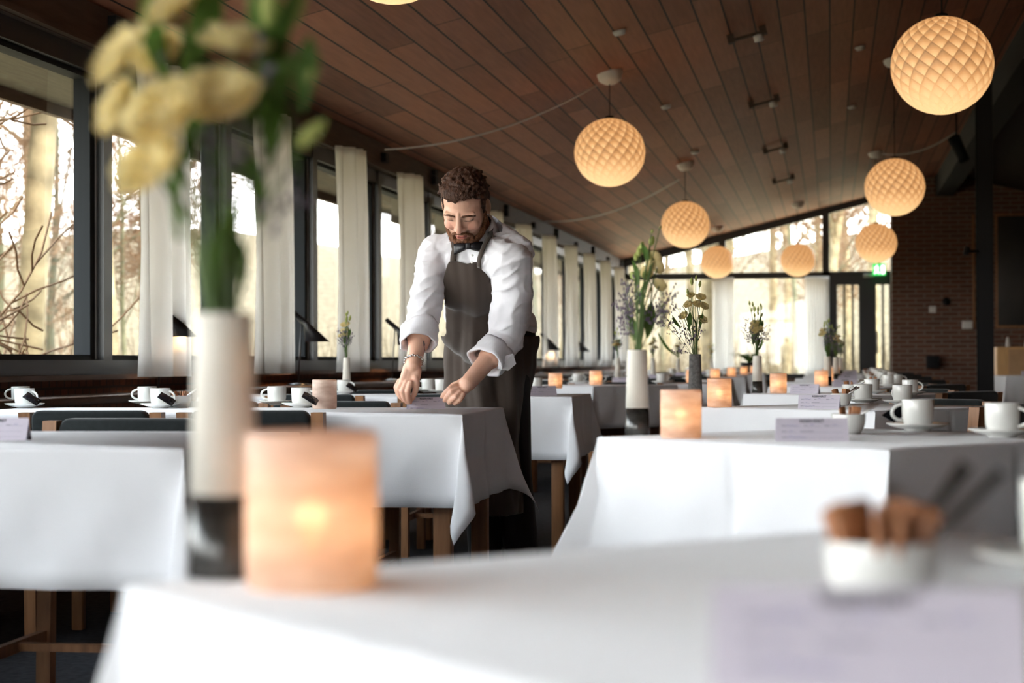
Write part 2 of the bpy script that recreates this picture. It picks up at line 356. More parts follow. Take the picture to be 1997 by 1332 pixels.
# dark steel column and beam
pc0, pc1 = at_plane(1909, 600, 17.0), at_plane(1938, 600, 17.0)
t = struct(MB().box(pc0.x, pc1.x, 17.0, 17.25, 0, ceil_z(pc0.x) - .2).build('trim_8', M['blackm']))
struct(MB().box(pc0.x - .02, pc0.x, 17.0, 17.02, 0, 3.3).build('trim_9', M['frame2']))

def plane_box(name, px0, px1, py0, py1, th, m, Y=YBW, parent=None):
    a = at_plane(px0, py1, Y); b = at_plane(px1, py0, Y)
    return MB().bbox(a.x, b.x, Y - th, Y, a.z, b.z, min(.006, th / 3)).build(name, m, parent)
tag(plane_box('wall_switch', 1812, 1825, 597, 610, .02, M['plasticw']), 'small square white switch on the far brick wall', 'switch')
tag(plane_box('notice_box', 1876, 1896, 626, 641, .05, M['plasticw']), 'white box on the far brick wall beside the black column', 'wall box')
sp = empty('loudspeaker', at_plane(1819, 717), 'small black square wall speaker low on the far brick wall', 'speaker')
sp.location = (0, 0, 0)
plane_box('housing', 1806, 1832, 693, 718, .10, M['blackm'], parent=sp)
plane_box('grille', 1812, 1816, 698, 709, .11, M['frame2'], parent=sp); plane_box('grille', 1820, 1824, 698, 709, .11, M['frame2'], parent=sp)
tag(plane_box('wooden_batten', 1897, 1901, 418, 640, .04, M['wood']), 'thin upright wooden strip on the brick wall beside the column', 'trim strip')
a = at_plane(1845, 588, YBW); tag(MB().lathe([(.0, 0), (.06, 0), (.06, -.02), (0, -.02)], 20, Matrix.Translation((a.x, YBW, a.z)) @ Matrix.Rotation(-PI / 2, 4, 'X')).build('thermostat', M['frame2']), 'round dark dial on the far brick wall above the switch', 'thermostat')
pf = empty('framed_picture', (0, 0, 0), 'large dark painting in a thin reddish wooden frame at right', 'picture')
plane_box('frame', 1942, 2080, 415, 640, .03, M['wood'], parent=pf)
plane_box('canvas', 1946, 2076, 420, 635, .04, mat('dark_painting', (.016, .012, .010), .5, var=.8, vscale=1.2), parent=pf)
# wall spotlight on the column
a = at_plane(1895, 490, 16.9); s_ = empty('column_spotlight', (0, 0, 0), 'small black spotlight on an arm fixed to the black column', 'spotlight')
MB().tube([at_plane(1908, 490, 17.0), at_plane(1888, 490, 16.8)], .012).build('arm', M['blackm'], s_)
MB().tube([at_plane(1890, 490, 16.8), at_plane(1880, 488, 16.8)], [.035, .045], 14).build('lamp_head', M['blackm'], s_)
# exit sign
a0, b0 = at_plane(1702, 537, YF - .3), at_plane(1727, 514, YF - .3)
ex = empty('exit_sign', (a0.x, YF - .3, a0.z), 'glowing green emergency exit sign with white pictogram above the door', 'sign'); wS, hS = b0.x - a0.x, b0.z - a0.z
MB().box(0, wS, -.03, .03, 0, hS).build('housing', emis('exit_green', (.03, .42, .08), 1.0), ex)
px_ = MB(); u = hS
def sgn(x0, x1, z0, z1): px_.box(x0 * u, x1 * u, -.034, -.03, z0 * u, z1 * u)
px_.ball((.36 * u, -.032, .80 * u), .07 * u, 10, 6, (1, .1, 1)); sgn(.24, .42, .42, .72); sgn(.40, .55, .56, .64); sgn(.12, .26, .58, .66)
px_.add([(.26 * u, -.034, .44 * u), (.40 * u, -.034, .44 * u), (.22 * u, -.034, .12 * u), (.10 * u, -.034, .16 * u)], [(0, 1, 2, 3)])
px_.add([(.30 * u, -.034, .46 * u), (.44 * u, -.034, .42 * u), (.58 * u, -.034, .14 * u), (.48 * u, -.034, .12 * u)], [(0, 1, 2, 3)])
sgn(.72, 1.0, .12, .85)
px_.build('pictogram', emis('exit_white', (.8, 1, .8), 1.5), ex)
MB().box(wS * .5 - .02, wS * .5 + .02, 0, .25, hS, hS + .03).build('bracket', M['blackm'], ex)
a = at_plane(1696, 539, YF - .1); tag(MB().bbox(a.x - .10, a.x + .06, YF - .16, YF - .05, a.z - .02, a.z + .04, .01).build('door_closer', M['alu']), 'small grey door closer at the top of the far door', 'door closer')

# ceiling fittings ---------------------------------------------------------
def at_ceil(px, py):
    v = RW @ Vector(((px - CX) / FPX, (CY - py) / FPX, -1)); t = (ZW - SL * XL - HC) / (v.z - SL * v.x)
    return Vector((v.x * t, v.y * t, HC + v.z * t))
TILT = Matrix.Rotation(-math.atan(SL), 4, 'Y')
# fold-patterned globe lamp
def globe_mesh():
    rows, n, r = 18, 19, .255
    me_v = []; me_f = []; att = []
    def P(i, j):
        th = PI * (i + .001) / rows; ph = 2 * PI * (j + .5 * (i % 2)) / n + i * .045
        return Vector((math.sin(th) * math.cos(ph), math.sin(th) * math.sin(ph), math.cos(th) * .96)) * r
    for i in range(0, rows - 1):
        for j in range(n):
            top = P(i, j); bot = P(i + 2, j) if i + 2 <= rows else P(rows, j)
            if i % 2 == 0: lf, rt = P(i + 1, j - 1), P(i + 1, j)
            else: lf, rt = P(i + 1, j), P(i + 1, j + 1)
            cen = (top + bot + lf + rt) / 4; c = cen + cen.normalized() * .004
            b = len(me_v)
            shrink = .90; inner = [cen + (q - cen) * shrink + cen.normalized() * .0025 for q in (top, lf, bot, rt)]
            me_v += [top, lf, bot, rt] + inner + [c]
            me_f += [(b + 8, b + 4 + k, b + 4 + (k + 1) % 4) for k in range(4)]
            me_f += [(b + k, b + (k + 1) % 4, b + 4 + (k + 1) % 4, b + 4 + k) for k in range(4)]
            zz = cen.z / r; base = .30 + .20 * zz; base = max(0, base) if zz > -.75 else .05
            vals = [1.0, .97, .9, .97, .86, .58, .10, .58, .40 + .18 * zz]  # dark strip rims, plus cell shading and paler bottom painted into the glow
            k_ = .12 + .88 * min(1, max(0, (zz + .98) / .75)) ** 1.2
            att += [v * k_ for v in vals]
    me = bpy.data.meshes.new('lamp_shade'); me.from_pydata([tuple(v) for v in me_v], [], me_f)
    at_ = me.attributes.new('fold', 'FLOAT', 'POINT'); at_.data.foreach_set('value', att)
    me.materials.append(M['globe']); me.update(); return me
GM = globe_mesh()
CUP = MB().lathe([(.001, -.085), (.05, -.080), (.082, -.055), (.095, -.01), (.095, .02), (.0, .02)], 24).mesh('ceiling_rose', M['plasticw'])
globes = [(1841, 127, 197, 'largest glowing globe pendant lamp at the top right'), (1747, 365, 116, 'second glowing globe pendant in the right row, below the largest one'),
          (1710, 474, 80, 'third globe pendant of the right row, in front of the far transom window'),
          (1191, 297, 138, 'glowing globe pendant hanging right of the waiter, nearest whole one of the left row'),
          (1338, 438, 94, 'globe pendant above the flower vases, second whole one of the left row'),
          (1400, 511, 65, 'small far globe pendant at left, in front of the far window mullion'),
          (1557, 507, 67, 'small far globe pendant in the middle of the far window'),
          (770, -118, 255, 'globe pendant cut off by the top edge above the waiter')]
SGL = .51
for i, (gx, gy, gd, lab) in enumerate(globes):
    d = FPX * SGL / gd
    if i in (6,): d = FPX * SGL / gd
    p = Q(gx, gy, d)
    g = empty('globe_pendant', p, lab, 'pendant lamp', rz=1.7 * i, group='folded globe pendant lamps')
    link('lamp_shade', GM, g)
    zc = ceil_z(p.x)
    MB().tube([(0, 0, .24), (0, 0, zc - p.z - .05)], .004, 6).build('cord', M['frame2'], g)
    MB().lathe([(.001, .262), (.03, .262), (.035, .235), (.001, .235)], 16).build('cap', M['frame2'], g)
    c = link('ceiling_rose', CUP, g, (0, 0, zc - p.z)); c.rotation_euler = (0, -math.atan(SL), 0)
# cables across the ceiling
def cable(name, pts, lab, r=.006, grp=None):
    tag(MB().tube(pts, r, 6).build(name, M['plasticw'] if r > .005 else M['lintel']), lab, 'cable', grp)
def sagged(a, b, sag, n=14): return [a.lerp(b, i / n) - Vector((0, 0, sag * 4 * (i / n) * (1 - i / n))) for i in range(n + 1)]
a = Q(752, 291, 12.6); b = Q(1166, 166, FPX * SGL / 138)
cable('ceiling_cable', sagged(a, b, .10), 'pale cable sagging from the window beam to a white ceiling rose')
a = Q(1050, 431, 22); b = Q(1326, 350, FPX * SGL / 94); cable('ceiling_cable', sagged(a, b, .14), 'thin cable sagging under the ceiling toward the middle globe lamp', .007)
a = Q(1720, 299, FPX * SGL / 80 * .98); b = Q(1866, 258, 22); cable('ceiling_cable', sagged(a, b, .1), 'thin cable running right from a ceiling rose to the dark ridge beam', .007)
# short black track pieces
for i, (x0, y0, x1, y1) in enumerate([(1423, 72, 1487, 48), (1463, 200, 1514, 183), (1491, 291, 1531, 277), (1509, 352, 1545, 339)]):
    a, b = at_ceil(x0, y0), at_ceil(x1, y1); b.y = a.y = (a.y + b.y) / 2; a.z, b.z = ceil_z(a.x), ceil_z(b.x)
    names = ['nearest', 'second', 'third', 'farthest']
    t = empty('ceiling_track', a, names[i] + ' of the four short wooden rails with a spotlight across the ceiling boards', 'light track', group='short ceiling rails')
    v = b - a; L = v.length; Mx = TILT
    MB().box(0, L, -.02, .02, -.05, -.03, Mx).build('rail', M['lintel'], t)
    MB().box(-.02, .03, -.035, .035, -.06, 0, Mx).box(L - .03, L + .02, -.035, .035, -.06, 0, Mx).build('bracket', M['lintel'], t)
    MB().lathe([(.001, -.10), (.035, -.10), (.035, -.06), (.001, -.05)], 14, Mx @ Matrix.Translation((L * .8, -.03, 0))).build('spotlight', M['plasticw'], t)
for i, (x, y) in enumerate([(1207, 59), (1677, 90), (1298, 205), (1661, 206), (1355, 294), (1663, 207)][:5]):
    p = at_ceil(x, y); names = ['above the nearest globe lamp', 'left of the largest globe lamp', 'beside the second rail', 'right of the second rail', 'beside the third rail']
    tag(MB().lathe([(.0, -.03), (.035, -.03), (.045, -.005), (.0, 0)], 16, Matrix.Translation(p) @ TILT).build('smoke_detector', M['plasticw']), 'tiny white ceiling sensor ' + names[i], 'sensor')
# dark spotlight by the ridge
p = Q(1868, 290, 20.5); s_ = empty('ridge_spotlight', (0, 0, 0), 'dark projector spotlight hanging by the ridge above the far brick wall', 'spotlight')
MB().tube([p + Vector((0, 0, .1)), p + Vector((.0, 0, ceil_z(p.x) - p.z))], .012).build('stem', M['blackm'], s_)
MB().tube([Q(1862, 268, 20.5), Q(1884, 313, 20.4)], [.07, .06], 12).build('lamp_head', M['frame2'], s_)

# ------------------------------------------------------------------ curtains
def curtain(x, y0, y1, z0, z1, lab, axis='Y', nf=5, amp=.045, grp=None):
    mb = MB(); n = nf * 12; rows = [0, .04, .3, .6, .9, 1]; vs = []
    off = [0] + [0] * n
    for ri, t in enumerate(rows):
        z = z1 + (z0 - z1) * t; k = .55 + .45 * min(1, t * 2 + .2)
        for i in range(n + 1):
            u = i / n; yy = y0 + (y1 - y0) * (u + .01 * math.sin(t * 5 + i)); 
            d = amp * k * .8 * (math.sin(u * nf * 2 * PI + .6 * math.sin(3 * t + u * 4)) + .3 * math.sin(u * nf * 5.3 + 2))
            bow = (.11 if axis == 'Y' else .02) * math.sin(PI * u) ** .7
            vs.append((x + d + bow, yy, z) if axis == 'Y' else (yy, x - d, z))
    n1 = n + 1; fs = [(r * n1 + i, r * n1 + i + 1, (r + 1) * n1 + i + 1, (r + 1) * n1 + i) for r in range(len(rows) - 1) for i in range(n)]
    o = tag(mb.add(vs, fs, True).build('curtain', M['curtain']), lab, 'curtain', grp)
    md = o.modifiers.new('th', 'SOLIDIFY'); md.thickness = .002
    return o
cl = {0: 'white gathered curtain right of the nearest left window, behind the foreground flowers', 1: 'white curtain between the second and third left windows, behind the tall foreground vase',
      2: 'white curtain left of the second black desk lamp', 3: 'white curtain just left of the waiter, fourth from the left', 4: 'white curtain just left of the waiter\'s head'}
for k in range(-9, 13):
    y = Y0 + PITCH * k
    if k < 0 or y + .6 > YF: continue
    wd = .56 if k < 6 else .50
    lab = cl.get(k, 'white curtain, %s from the left along the left window wall' % NTH[k])
    curtain(XL + .14, y + .01, y + wd, .826, 2.325, lab, grp='curtains along the left window wall')
for (p0, p1, lab) in ((1390, 1431, 'white curtain in the middle of the far window wall'), (1570, 1617, 'white curtain beside the far door'), (1203, 1222, 'white curtain in the far left corner of the room')):
    a, b = at_plane(p0, 600, YF - .2), at_plane(p1, 600, YF - .2)
    curtain(YF - .2, a.x, b.x, .62, zm - .05, lab, 'X', nf=8, amp=.04)

# ------------------------------------------------------------------ table and cloth
def cloth_mesh(a, b, o, seed, folds):
    """a along x, b along y, centred; skirt o; folds: 4 entries (corner order -x-y, +x-y, +x+y, -x+y) of (outward, sideways)"""
    rnd = random.Random(seed); bm = bmesh.new()
    cor = [Vector((-a / 2, -b / 2, 0)), Vector((a / 2, -b / 2, 0)), Vector((a / 2, b / 2, 0)), Vector((-a / 2, b / 2, 0))]
    nrm = [Vector((0, -1, 0)), Vector((1, 0, 0)), Vector((0, 1, 0)), Vector((-1, 0, 0))]
    ring = []   # (top pos, horizontal dir vec per unit length, length)
    for e in range(4):
        c0, c1 = cor[e], cor[(e + 1) % 4]; L = (c1 - c0).length; t = (c1 - c0).normalized(); nn = nrm[e]
        s = [0.0]; n = max(6, int(L / .05)); s = [i / n for i in range(n + 1)]
        cre = [.5] if L < 1 else [1 / 3, 2 / 3]
        for c in cre: s += [c - .012 / L, c, c + .012 / L]
        s = sorted(set(s)); ph = rnd.random() * 6
        for u in s:
            if any(abs(u - c) < .001 for c in cre): dent = -.007
            else: dent = 0
            amp = .018 * math.sin(u * L * 7 + ph) + .014 * math.sin(u * L * 15 + ph * 2)
            ring.append((c0 + t * (L * u), nn * (.04 + .9 * amp), o, dent, nn))
        # corner after this edge
        k = (e + 1) % 4; n2 = nrm[(e + 1) % 4]; out, side = folds[k][:2]; fla = folds[k][2] if len(folds[k]) > 2 else 0
        dg = (nn + n2).normalized(); m = 16
        for i in range(1, m):
            th = i / m * PI / 2; ln = o / max(math.cos(th), math.sin(th)); w_ = math.sin(2 * th) ** 1.5
            sd = (t if side < 0 else -t) if False else t
            h = nn * (.06 * (1 - i / m)) + n2 * (.06 * i / m) + dg * out * w_ - t * side * w_
            if side: h += nn * abs(side) * .6 * w_
            if fla: h += (n2 * fla + nn * fla * .35) * math.exp(-((th - 1.12) / .33) ** 2)
            ring.append((cor[k].copy(), h, ln, 0, dg))
    n = len(ring); rows = [0, .012, .03, .12, .25, .4, .55, .7, .85, 1.0]
    V = []
    for ri, t in enumerate(rows):
        row = []
        for (p, h, ln, dent, nn) in ring:
            if ri == 0: q = p.copy()
            else:
                hl = h.length; dz = math.sqrt(max(.05, 1 - hl * hl))
                q = p + nn * .004 + h * (ln * t ** 1.25) * (1 if t > .05 else .3) - Vector((0, 0, dz * ln * t)) + nn * dent * min(1, t * 3 + .2)
                if t > .3: q += nn * .006 * math.sin(p.x * 31 + p.y * 27 + t * 6)
            row.append(bm.verts.new(q))
        V.append(row)
    for r in range(len(rows) - 1):
        for i in range(n):
            f = bm.faces.new((V[r][i], V[r + 1][i], V[r + 1][(i + 1) % n], V[r][(i + 1) % n])); f.smooth = True
    # slightly wavy top built as a grid inside the ring
    top = bm.faces.new(V[0]); top.smooth = True
    bmesh.ops.remove_doubles(bm, verts=bm.verts, dist=1e-5)
    bmesh.ops.recalc_face_normals(bm, faces=bm.faces)
    # hem
    me = bpy.data.meshes.new('tablecloth'); bm.to_mesh(me); bm.free(); me.materials.append(M['cloth']); return me

def table_thing(p, rz, a, b, lab):
    t = empty('dining_table', (p.x, p.y, 0), lab, 'table', rz)
    MB().bbox(-a / 2, a / 2, -b / 2, b / 2, TZ - .035, TZ - .006, .004).build('table_top', M['wood'], t)
    ap = MB(); i = .06
    ap.box(-a / 2 + i, a / 2 - i, -b / 2 + i, -b / 2 + i + .02, TZ - .11, TZ - .035); ap.box(-a / 2 + i, a / 2 - i, b / 2 - i - .02, b / 2 - i, TZ - .11, TZ - .035)
    ap.box(-a / 2 + i, -a / 2 + i + .02, -b / 2 + i, b / 2 - i, TZ - .11, TZ - .035); ap.box(a / 2 - i - .02, a / 2 - i, -b / 2 + i, b / 2 - i, TZ - .11, TZ - .035)
    ap.build('apron_rail', M['wood'], t)
    for sx_ in (-1, 1):
        for sy in (-1, 1):
            MB().bbox(sx_ * (a / 2 - .065) - .028, sx_ * (a / 2 - .065) + .028, sy * (b / 2 - .065) - .028, sy * (b / 2 - .065) + .028, 0, TZ - .036, .004).build('leg', M['wood'], t)
    return t
def cloth_thing(p, rz, a, b, o, lab, seed, folds):
    c = link('tablecloth', cloth_mesh(a, b, o, seed, folds), None, (p.x, p.y, TZ)); c.rotation_euler = (0, 0, rz)
    md = c.modifiers.new('th', 'SOLIDIFY'); md.thickness = .0015; md.offset = -1
    return tag(c, lab, 'tablecloth')

# ------------------------------------------------------------------ chair
CH_PROTO = {}
def make_chair(kind):
    t = empty('dining_chair', (0, 0, 0), 'x', 'chair')
    W, D = .47, .46
    MB().bbox(-.19, .19, -.20, .20, .425, .475, .018, 3).build('seat', M['uph'], t)
    # back pad, slightly curved
    bm_ = MB(); n = 10; vs = []; fs = []
    zs = [.50, .52, .63, .725, .748]; 
    Mx = None
    pad = bmesh.new(); bmesh.ops.create_cube(pad, size=1)
    for v in pad.verts: v.co = Vector((v.co.x * .375, v.co.y * .045, .5 + .122 + v.co.z * .245))
    bmesh.ops.bevel(pad, geom=[e for e in pad.edges if abs(e.verts[0].co.y - e.verts[1].co.y) > .01], offset=.028, segments=4, profile=.5, affect='EDGES')
    bmesh.ops.bevel(pad, geom=[e for e in pad.edges if abs(e.verts[0].co.y - e.verts[1].co.y) < .001], offset=.008, segments=2, profile=.5, affect='EDGES')
    for v in pad.verts: v.co.y += -.215 + (v.co.z - .45) * -.10
    for f in pad.faces: f.smooth = True
    me = bpy.data.meshes.new('backrest'); pad.to_mesh(me); pad.free(); me.materials.append(M['uph'])
    link('backrest', me, t)
    for s in (-1, 1):
        MB().bbox(s * .212 - .019, s * .212 + .019, .175, .213, 0, .44, .003).build('leg', M['wood'], t)
        q = MB(); z1 = .738 if kind != 'rail' else .70
        vs = []
        for z, y in ((0, -.19), (.44, -.205), (z1, -.238)):
            for dx, dy in ((-.019, -.02), (.019, -.02), (.019, .02), (-.019, .02)): vs.append((s * .212 + dx, y + dy, z))
        q.add(vs, [(3, 2, 1, 0), (8, 9, 10, 11)] + [(i * 4 + j, i * 4 + (j + 1) % 4, (i + 1) * 4 + (j + 1) % 4, (i + 1) * 4 + j) for i in range(2) for j in range(4)])
        q.build('leg', M['wood'], t)
        MB().lathe([(.001, 0), (.006, 0), (.006, .004), (.001, .004)], 10, Matrix.Translation((s * .212, -.258, .66)) @ Matrix.Rotation(PI / 2, 4, 'X')).build('bolt', M['blackm'], t)
    r_ = MB(); r_.box(-.20, .20, .18, .205, .37, .42); r_.box(-.20, .20, -.215, -.19, .37, .42)
    for s in (-1, 1): r_.box(s * .212 - .012, s * .212 + .012, -.19, .19, .37, .42)
    r_.build('seat_frame', M['wood'], t)
    r_ = MB()
    for s in (-1, 1): r_.box(s * .212 - .010, s * .212 + .010, -.18, .18, .16, .19)
    r_.box(-.205, .205, -.012, .012, .165, .185); r_.build('stretcher', M['wood'], t)
    if kind == 'rail':
        MB().bbox(-.235, .235, -.27, -.225, .70, .750, .006).build('top_rail', M['screen'], t)
    return t
def chair(x, y, rz, lab, grp=None, kind='std'):
    """rz: direction the sitter faces, measured so that 0 faces +Y"""
    if kind not in CH_PROTO:
        c = make_chair(kind); CH_PROTO[kind] = c
    else: c = copy_tree(CH_PROTO[kind])
    c.location = (x, y, 0); c.rotation_euler = (0, 0, rz); c['label'] = lab
    if grp: c['group'] = grp
    elif 'group' in c: del c['group']
    return c

# ------------------------------------------------------------------ tableware
CUPM = MB().lathe([(.001, .004), (.026, .004), (.031, .010), (.0345, .022), (.0355, .045), (.0358, .066), (.0352, .0675), (.0338, .066), (.0332, .045), (.031, .022), (.027, .009), (.001, .0075)], 32).mesh('cup_body', M['china'])
hp = [(.034 + .0245 * math.sin(PI * i / 16) ** .75, 0, .0575 - .039 * i / 16 + .002 * math.sin(PI * i / 8)) for i in range(17)]
HANDM = MB().tube(hp, [.0038] * 17, 10).mesh('handle', M['china'])
SAUM = MB().lathe([(.001, .0), (.028, .0), (.030, .004), (.055, .009), (.070, .0155), (.0705, .0175), (.055, .0125), (.031, .008), (.028, .006), (.001, .006)], 36).mesh('saucer', M['china'])
BOWLM = MB().lathe([(.001, 0), (.024, 0), (.030, .006), (.0355, .022), (.037, .042), (.0365, .0435), (.035, .042), (.033, .022), (.027, .009), (.001, .007)], 28).mesh('sugar_bowl', M['china'])
def cup(p, rz, lab, slab, cold=None):
    """cup standing on its saucer"""
    s = link('saucer', SAUM, None, p); tag(s, slab, 'saucer')
    t = empty('coffee_cup', p + Vector((0, 0, .0035)), lab, 'cup', rz)
    link('cup_body', CUPM, t); link('handle', HANDM, t)
    return t
def black_packet(p, rz, lab):
    mb = MB(); rnd = random.Random(int(rz * 1000) + 3); n = 6; vs = []
    for i in range(n + 1):
        for j in range(n + 1):
            x, y = (i / n - .5) * .058, (j / n - .5) * .042; e = 1 - max(abs(i / n - .5), abs(j / n - .5)) * 2
            vs.append(Vector((x, y, .004 + .011 * e ** .6 + rnd.random() * .002)))
    m2 = [Vector((v.x, v.y, .003 - (v.z - .004) * .2)) for v in vs]; k = n + 1
    fs = [(i * k + j, (i + 1) * k + j, (i + 1) * k + j + 1, i * k + j + 1) for i in range(n) for j in range(n)]
    fs2 = [tuple(q + k * k for q in reversed(f)) for f in fs]
    Mx = Matrix.Rotation(R(32), 4, 'Y') @ Matrix.Rotation(R(28), 4, 'X'); allv = [Mx @ v for v in vs + m2]; mz = min(v.z for v in allv)
    o = mb.add([v - Vector((0, 0, mz)) for v in allv], fs + fs2, False).build('coffee_packet', M['packet_b'], None, p); o.rotation_euler = (0, 0, rz)
    return tag(o, lab, 'packet')
def sugar_bowl(p, lab, where, seed, tong=True, near=True, big=False):
    kz = 1.35 if big else 1
    b = link('sugar_bowl', BOWLM, None, p); tag(b, lab, 'bowl')
    rnd = random.Random(seed)
    for i in range(9 if big else 5 if near else 3):
        an = rnd.random() * 6.28; tx = rnd.uniform(.05, .45)
        Mx = Matrix.Translation(p + Vector((math.cos(an) * .012, math.sin(an) * .012, .014))) @ Matrix.Rotation(an, 4, 'Z') @ Matrix.Rotation(tx, 4, 'Y')
        tag(MB().bbox(-.010 * kz, .010 * kz, -.003, .003, 0, .046 + .009 * (kz > 1), .002, 1, Mx).build('sugar_packet', M['packet_br']), 'brown sugar packet standing in the bowl ' + where, 'packet', 'sugar packets in the bowl ' + where)
    if tong:
        t = MB(); a = Vector((.008, .004, .018)); d1 = Vector((.055, .01, .068 * kz)); 
        t.tube([a, a + (d1 - a) * .5 + Vector((0, 0, .004)), d1], [.0018 * kz, .0025 * kz, .0036 * kz], 8)
        ms = M['glaze'] if big else M['steel']; o = t.build('teaspoon', ms, None, p); tag(o, 'upper steel spoon in the sugar bowl ' + where, 'spoon')
        if near:
            o2 = MB().tube([(.006, -.004, .018), (.030, -.012, .045), (.064 + .03 * (kz - 1), -.020, .066 * kz)], [.0018, .0025, .0032], 8).build('teaspoon', ms, None, p)
            tag(o2, 'lower steel spoon in the sugar bowl ' + where, 'spoon')
    return b
# card
def txt_mesh(s, size, m):
    cu = bpy.data.curves.new('t', 'FONT'); cu.body = s; cu.size = size; cu.align_x = 'CENTER'; cu.offset = size * .02
    o = bpy.data.objects.new('t', cu); COL.objects.link(o); bpy.context.view_layer.update()
    me = bpy.data.meshes.new_from_object(o.evaluated_get(bpy.context.evaluated_depsgraph_get())); bpy.data.objects.remove(o); me.materials.clear(); me.materials.append(m); return me
HEAD = txt_mesh('RESERVERET', .0088, M['ink'])
def scrawl(mb, x0, x1, y, rnd, h=.003, w=.00035):
    pts = []; x = x0
    while x < x1: pts.append((x, y + rnd.uniform(-.3, 1) * h)); x += rnd.uniform(.0008, .0018)
    for (a, b) in zip(pts, pts[1:]):
        mb.add([(a[0], a[1] - w, 0), (b[0], b[1] - w, 0), (b[0], b[1] + w, 0), (a[0], a[1] + w, 0)], [(0, 1, 2, 3)])
def card_parts(seed):
    rnd = random.Random(seed); ru = MB(); pn = MB()
    for (a, b, y) in ((-.060, -.022, -.017), (-.016, .018, -.017), (.024, .060, -.017), (-.060, -.030, -.029), (-.024, .060, -.029), (-.060, .006, -.041), (.012, .060, -.041)):
        ru.box(a, b, y - .0002, y + .0002, 0, .0001)
    for (a, b, y) in ((-.050, -.026, -.016), (-.004, .006, -.015), (.040, .050, -.015), (-.045, -.038, -.028), (-.050, -.012, -.040)): scrawl(pn, a, b, y, rnd)
    for (a, b, y) in ((-.060, -.052, -.016), (-.016, -.008, -.016), (.024, .034, -.016), (-.060, -.052, -.028), (-.024, .002, -.028), (-.060, -.052, -.040)):
        x = a
        while x < b: ru.box(x, x + .0011, y, y + .0016, 0, .0001); x += .0016
    return ru.mesh('form_lines', M['rule']), pn.mesh('handwriting', M['pen'])
CPARTS = [card_parts(i) for i in range(3)]
def card(p, rz, lab, i=0, W=.142, H=.046):
    """tent card, its printed front facing -Y when rz=0; p = centre of base"""
    t = empty('reservation_card', p, lab, 'place card', rz); th = .0006; dp = .017; S = math.hypot(dp, H)
    m_ = MB(); m_.add([(-W / 2, -dp, 0), (W / 2, -dp, 0), (W / 2, 0, H), (-W / 2, 0, H), (-W / 2, dp, 0), (W / 2, dp, 0)], [(0, 1, 2, 3), (3, 2, 5, 4)])
    c = m_.build('card_body', M['paper'], t); md = c.modifiers.new('th', 'SOLIDIFY'); md.thickness = th; md.offset = 0
    Mx = Matrix.Translation((0, -.0012, H)) @ Matrix.Rotation(math.atan2(H, dp), 4, 'X')
    h = link('heading_text', HEAD, t); h.matrix_local = Mx @ Matrix.Translation((0, -.0085, .0002))
    for me, nm in zip(CPARTS[i % 3], ('form_lines', 'handwriting')):
        q = link(nm, me, t); q.matrix_local = Mx @ Matrix.Translation((0, 0, .0002))
    return t
# candle holder
def candle_holder(p, lab, r=.043, h=.101, lit=1.0, seed=0):
    t = empty('candle_holder', p, lab, 'candle holder', seed * 1.3)
    MB().lathe([(.001, .0), (r - .004, .0), (r - .001, .002), (r, .006), (r * 1.003, h * .3), (r * 1.003, h * .6), (r, h - .004), (r - .0006, h - .001), (r - .002, h), (r - .0035, h - .001), (r - .0035, h - .006)], 40).build('glass_shell', M['candle'], t)
    MB().lathe([(.001, .007), (.019, .007), (.019, .022), (.001, .021)], 20).build('tealight', M['wax'], t)
    if lit:
        MB().ball((0, 0, .034), .005, 8, 8, (.8, .8, 2.0)).build('flame', M['flame'], t)
        ld = bpy.data.lights.new('candle_light', 'POINT'); ld.energy = .060 * lit; ld.color = (1, .62, .30); ld.shadow_soft_size = .012
        lo = bpy.data.objects.new('candle_light', ld); COL.objects.link(lo); lo.parent = t; lo.location = (0, 0, .050)
    return t
def vase(p, lab, kind='w', h=.19, r=.027, rt=.0205):
    t = empty('flower_vase', p, lab, 'vase'); hb = .060 * h / .19
    if kind == 'w':
        MB().lathe([(.001, 0), (r - .001, 0), (r, .002), (r - (r - rt) * hb / h, hb), (.001, hb)], 32).build('glazed_base', M['glaze'], t)
        MB().lathe([(.001, hb), (r - (r - rt) * hb / h + .0003, hb), (rt + .001, h - .002), (rt, h), (rt - .003, h - .001), (rt - .003, h - .05), (.001, h - .05)], 32).build('vase_body', M['vase_w'], t)
    elif kind == 'g':
        MB().lathe([(.001, 0), (r - .001, 0), (r, .002), (rt + .001, h - .002), (rt, h), (rt - .003, h - .001), (rt - .003, h - .05), (.001, h - .05)], 32).build('vase_body', M['vase_g'], t)
    else:
        MB().lathe([(.001, 0), (r - .001, 0), (r, .002), (rt + .001, h - .002), (rt, h), (rt - .003, h - .001), (rt - .003, h - .05), (.001, h - .05)], 32).build('vase_body', M['vase_w'], t)
        MB().lathe([(.001, .0), (r + .0012, 0), (r + .0012, .018), (.001, .018)], 24).build('glazed_base', M['glaze'], t)
    return t
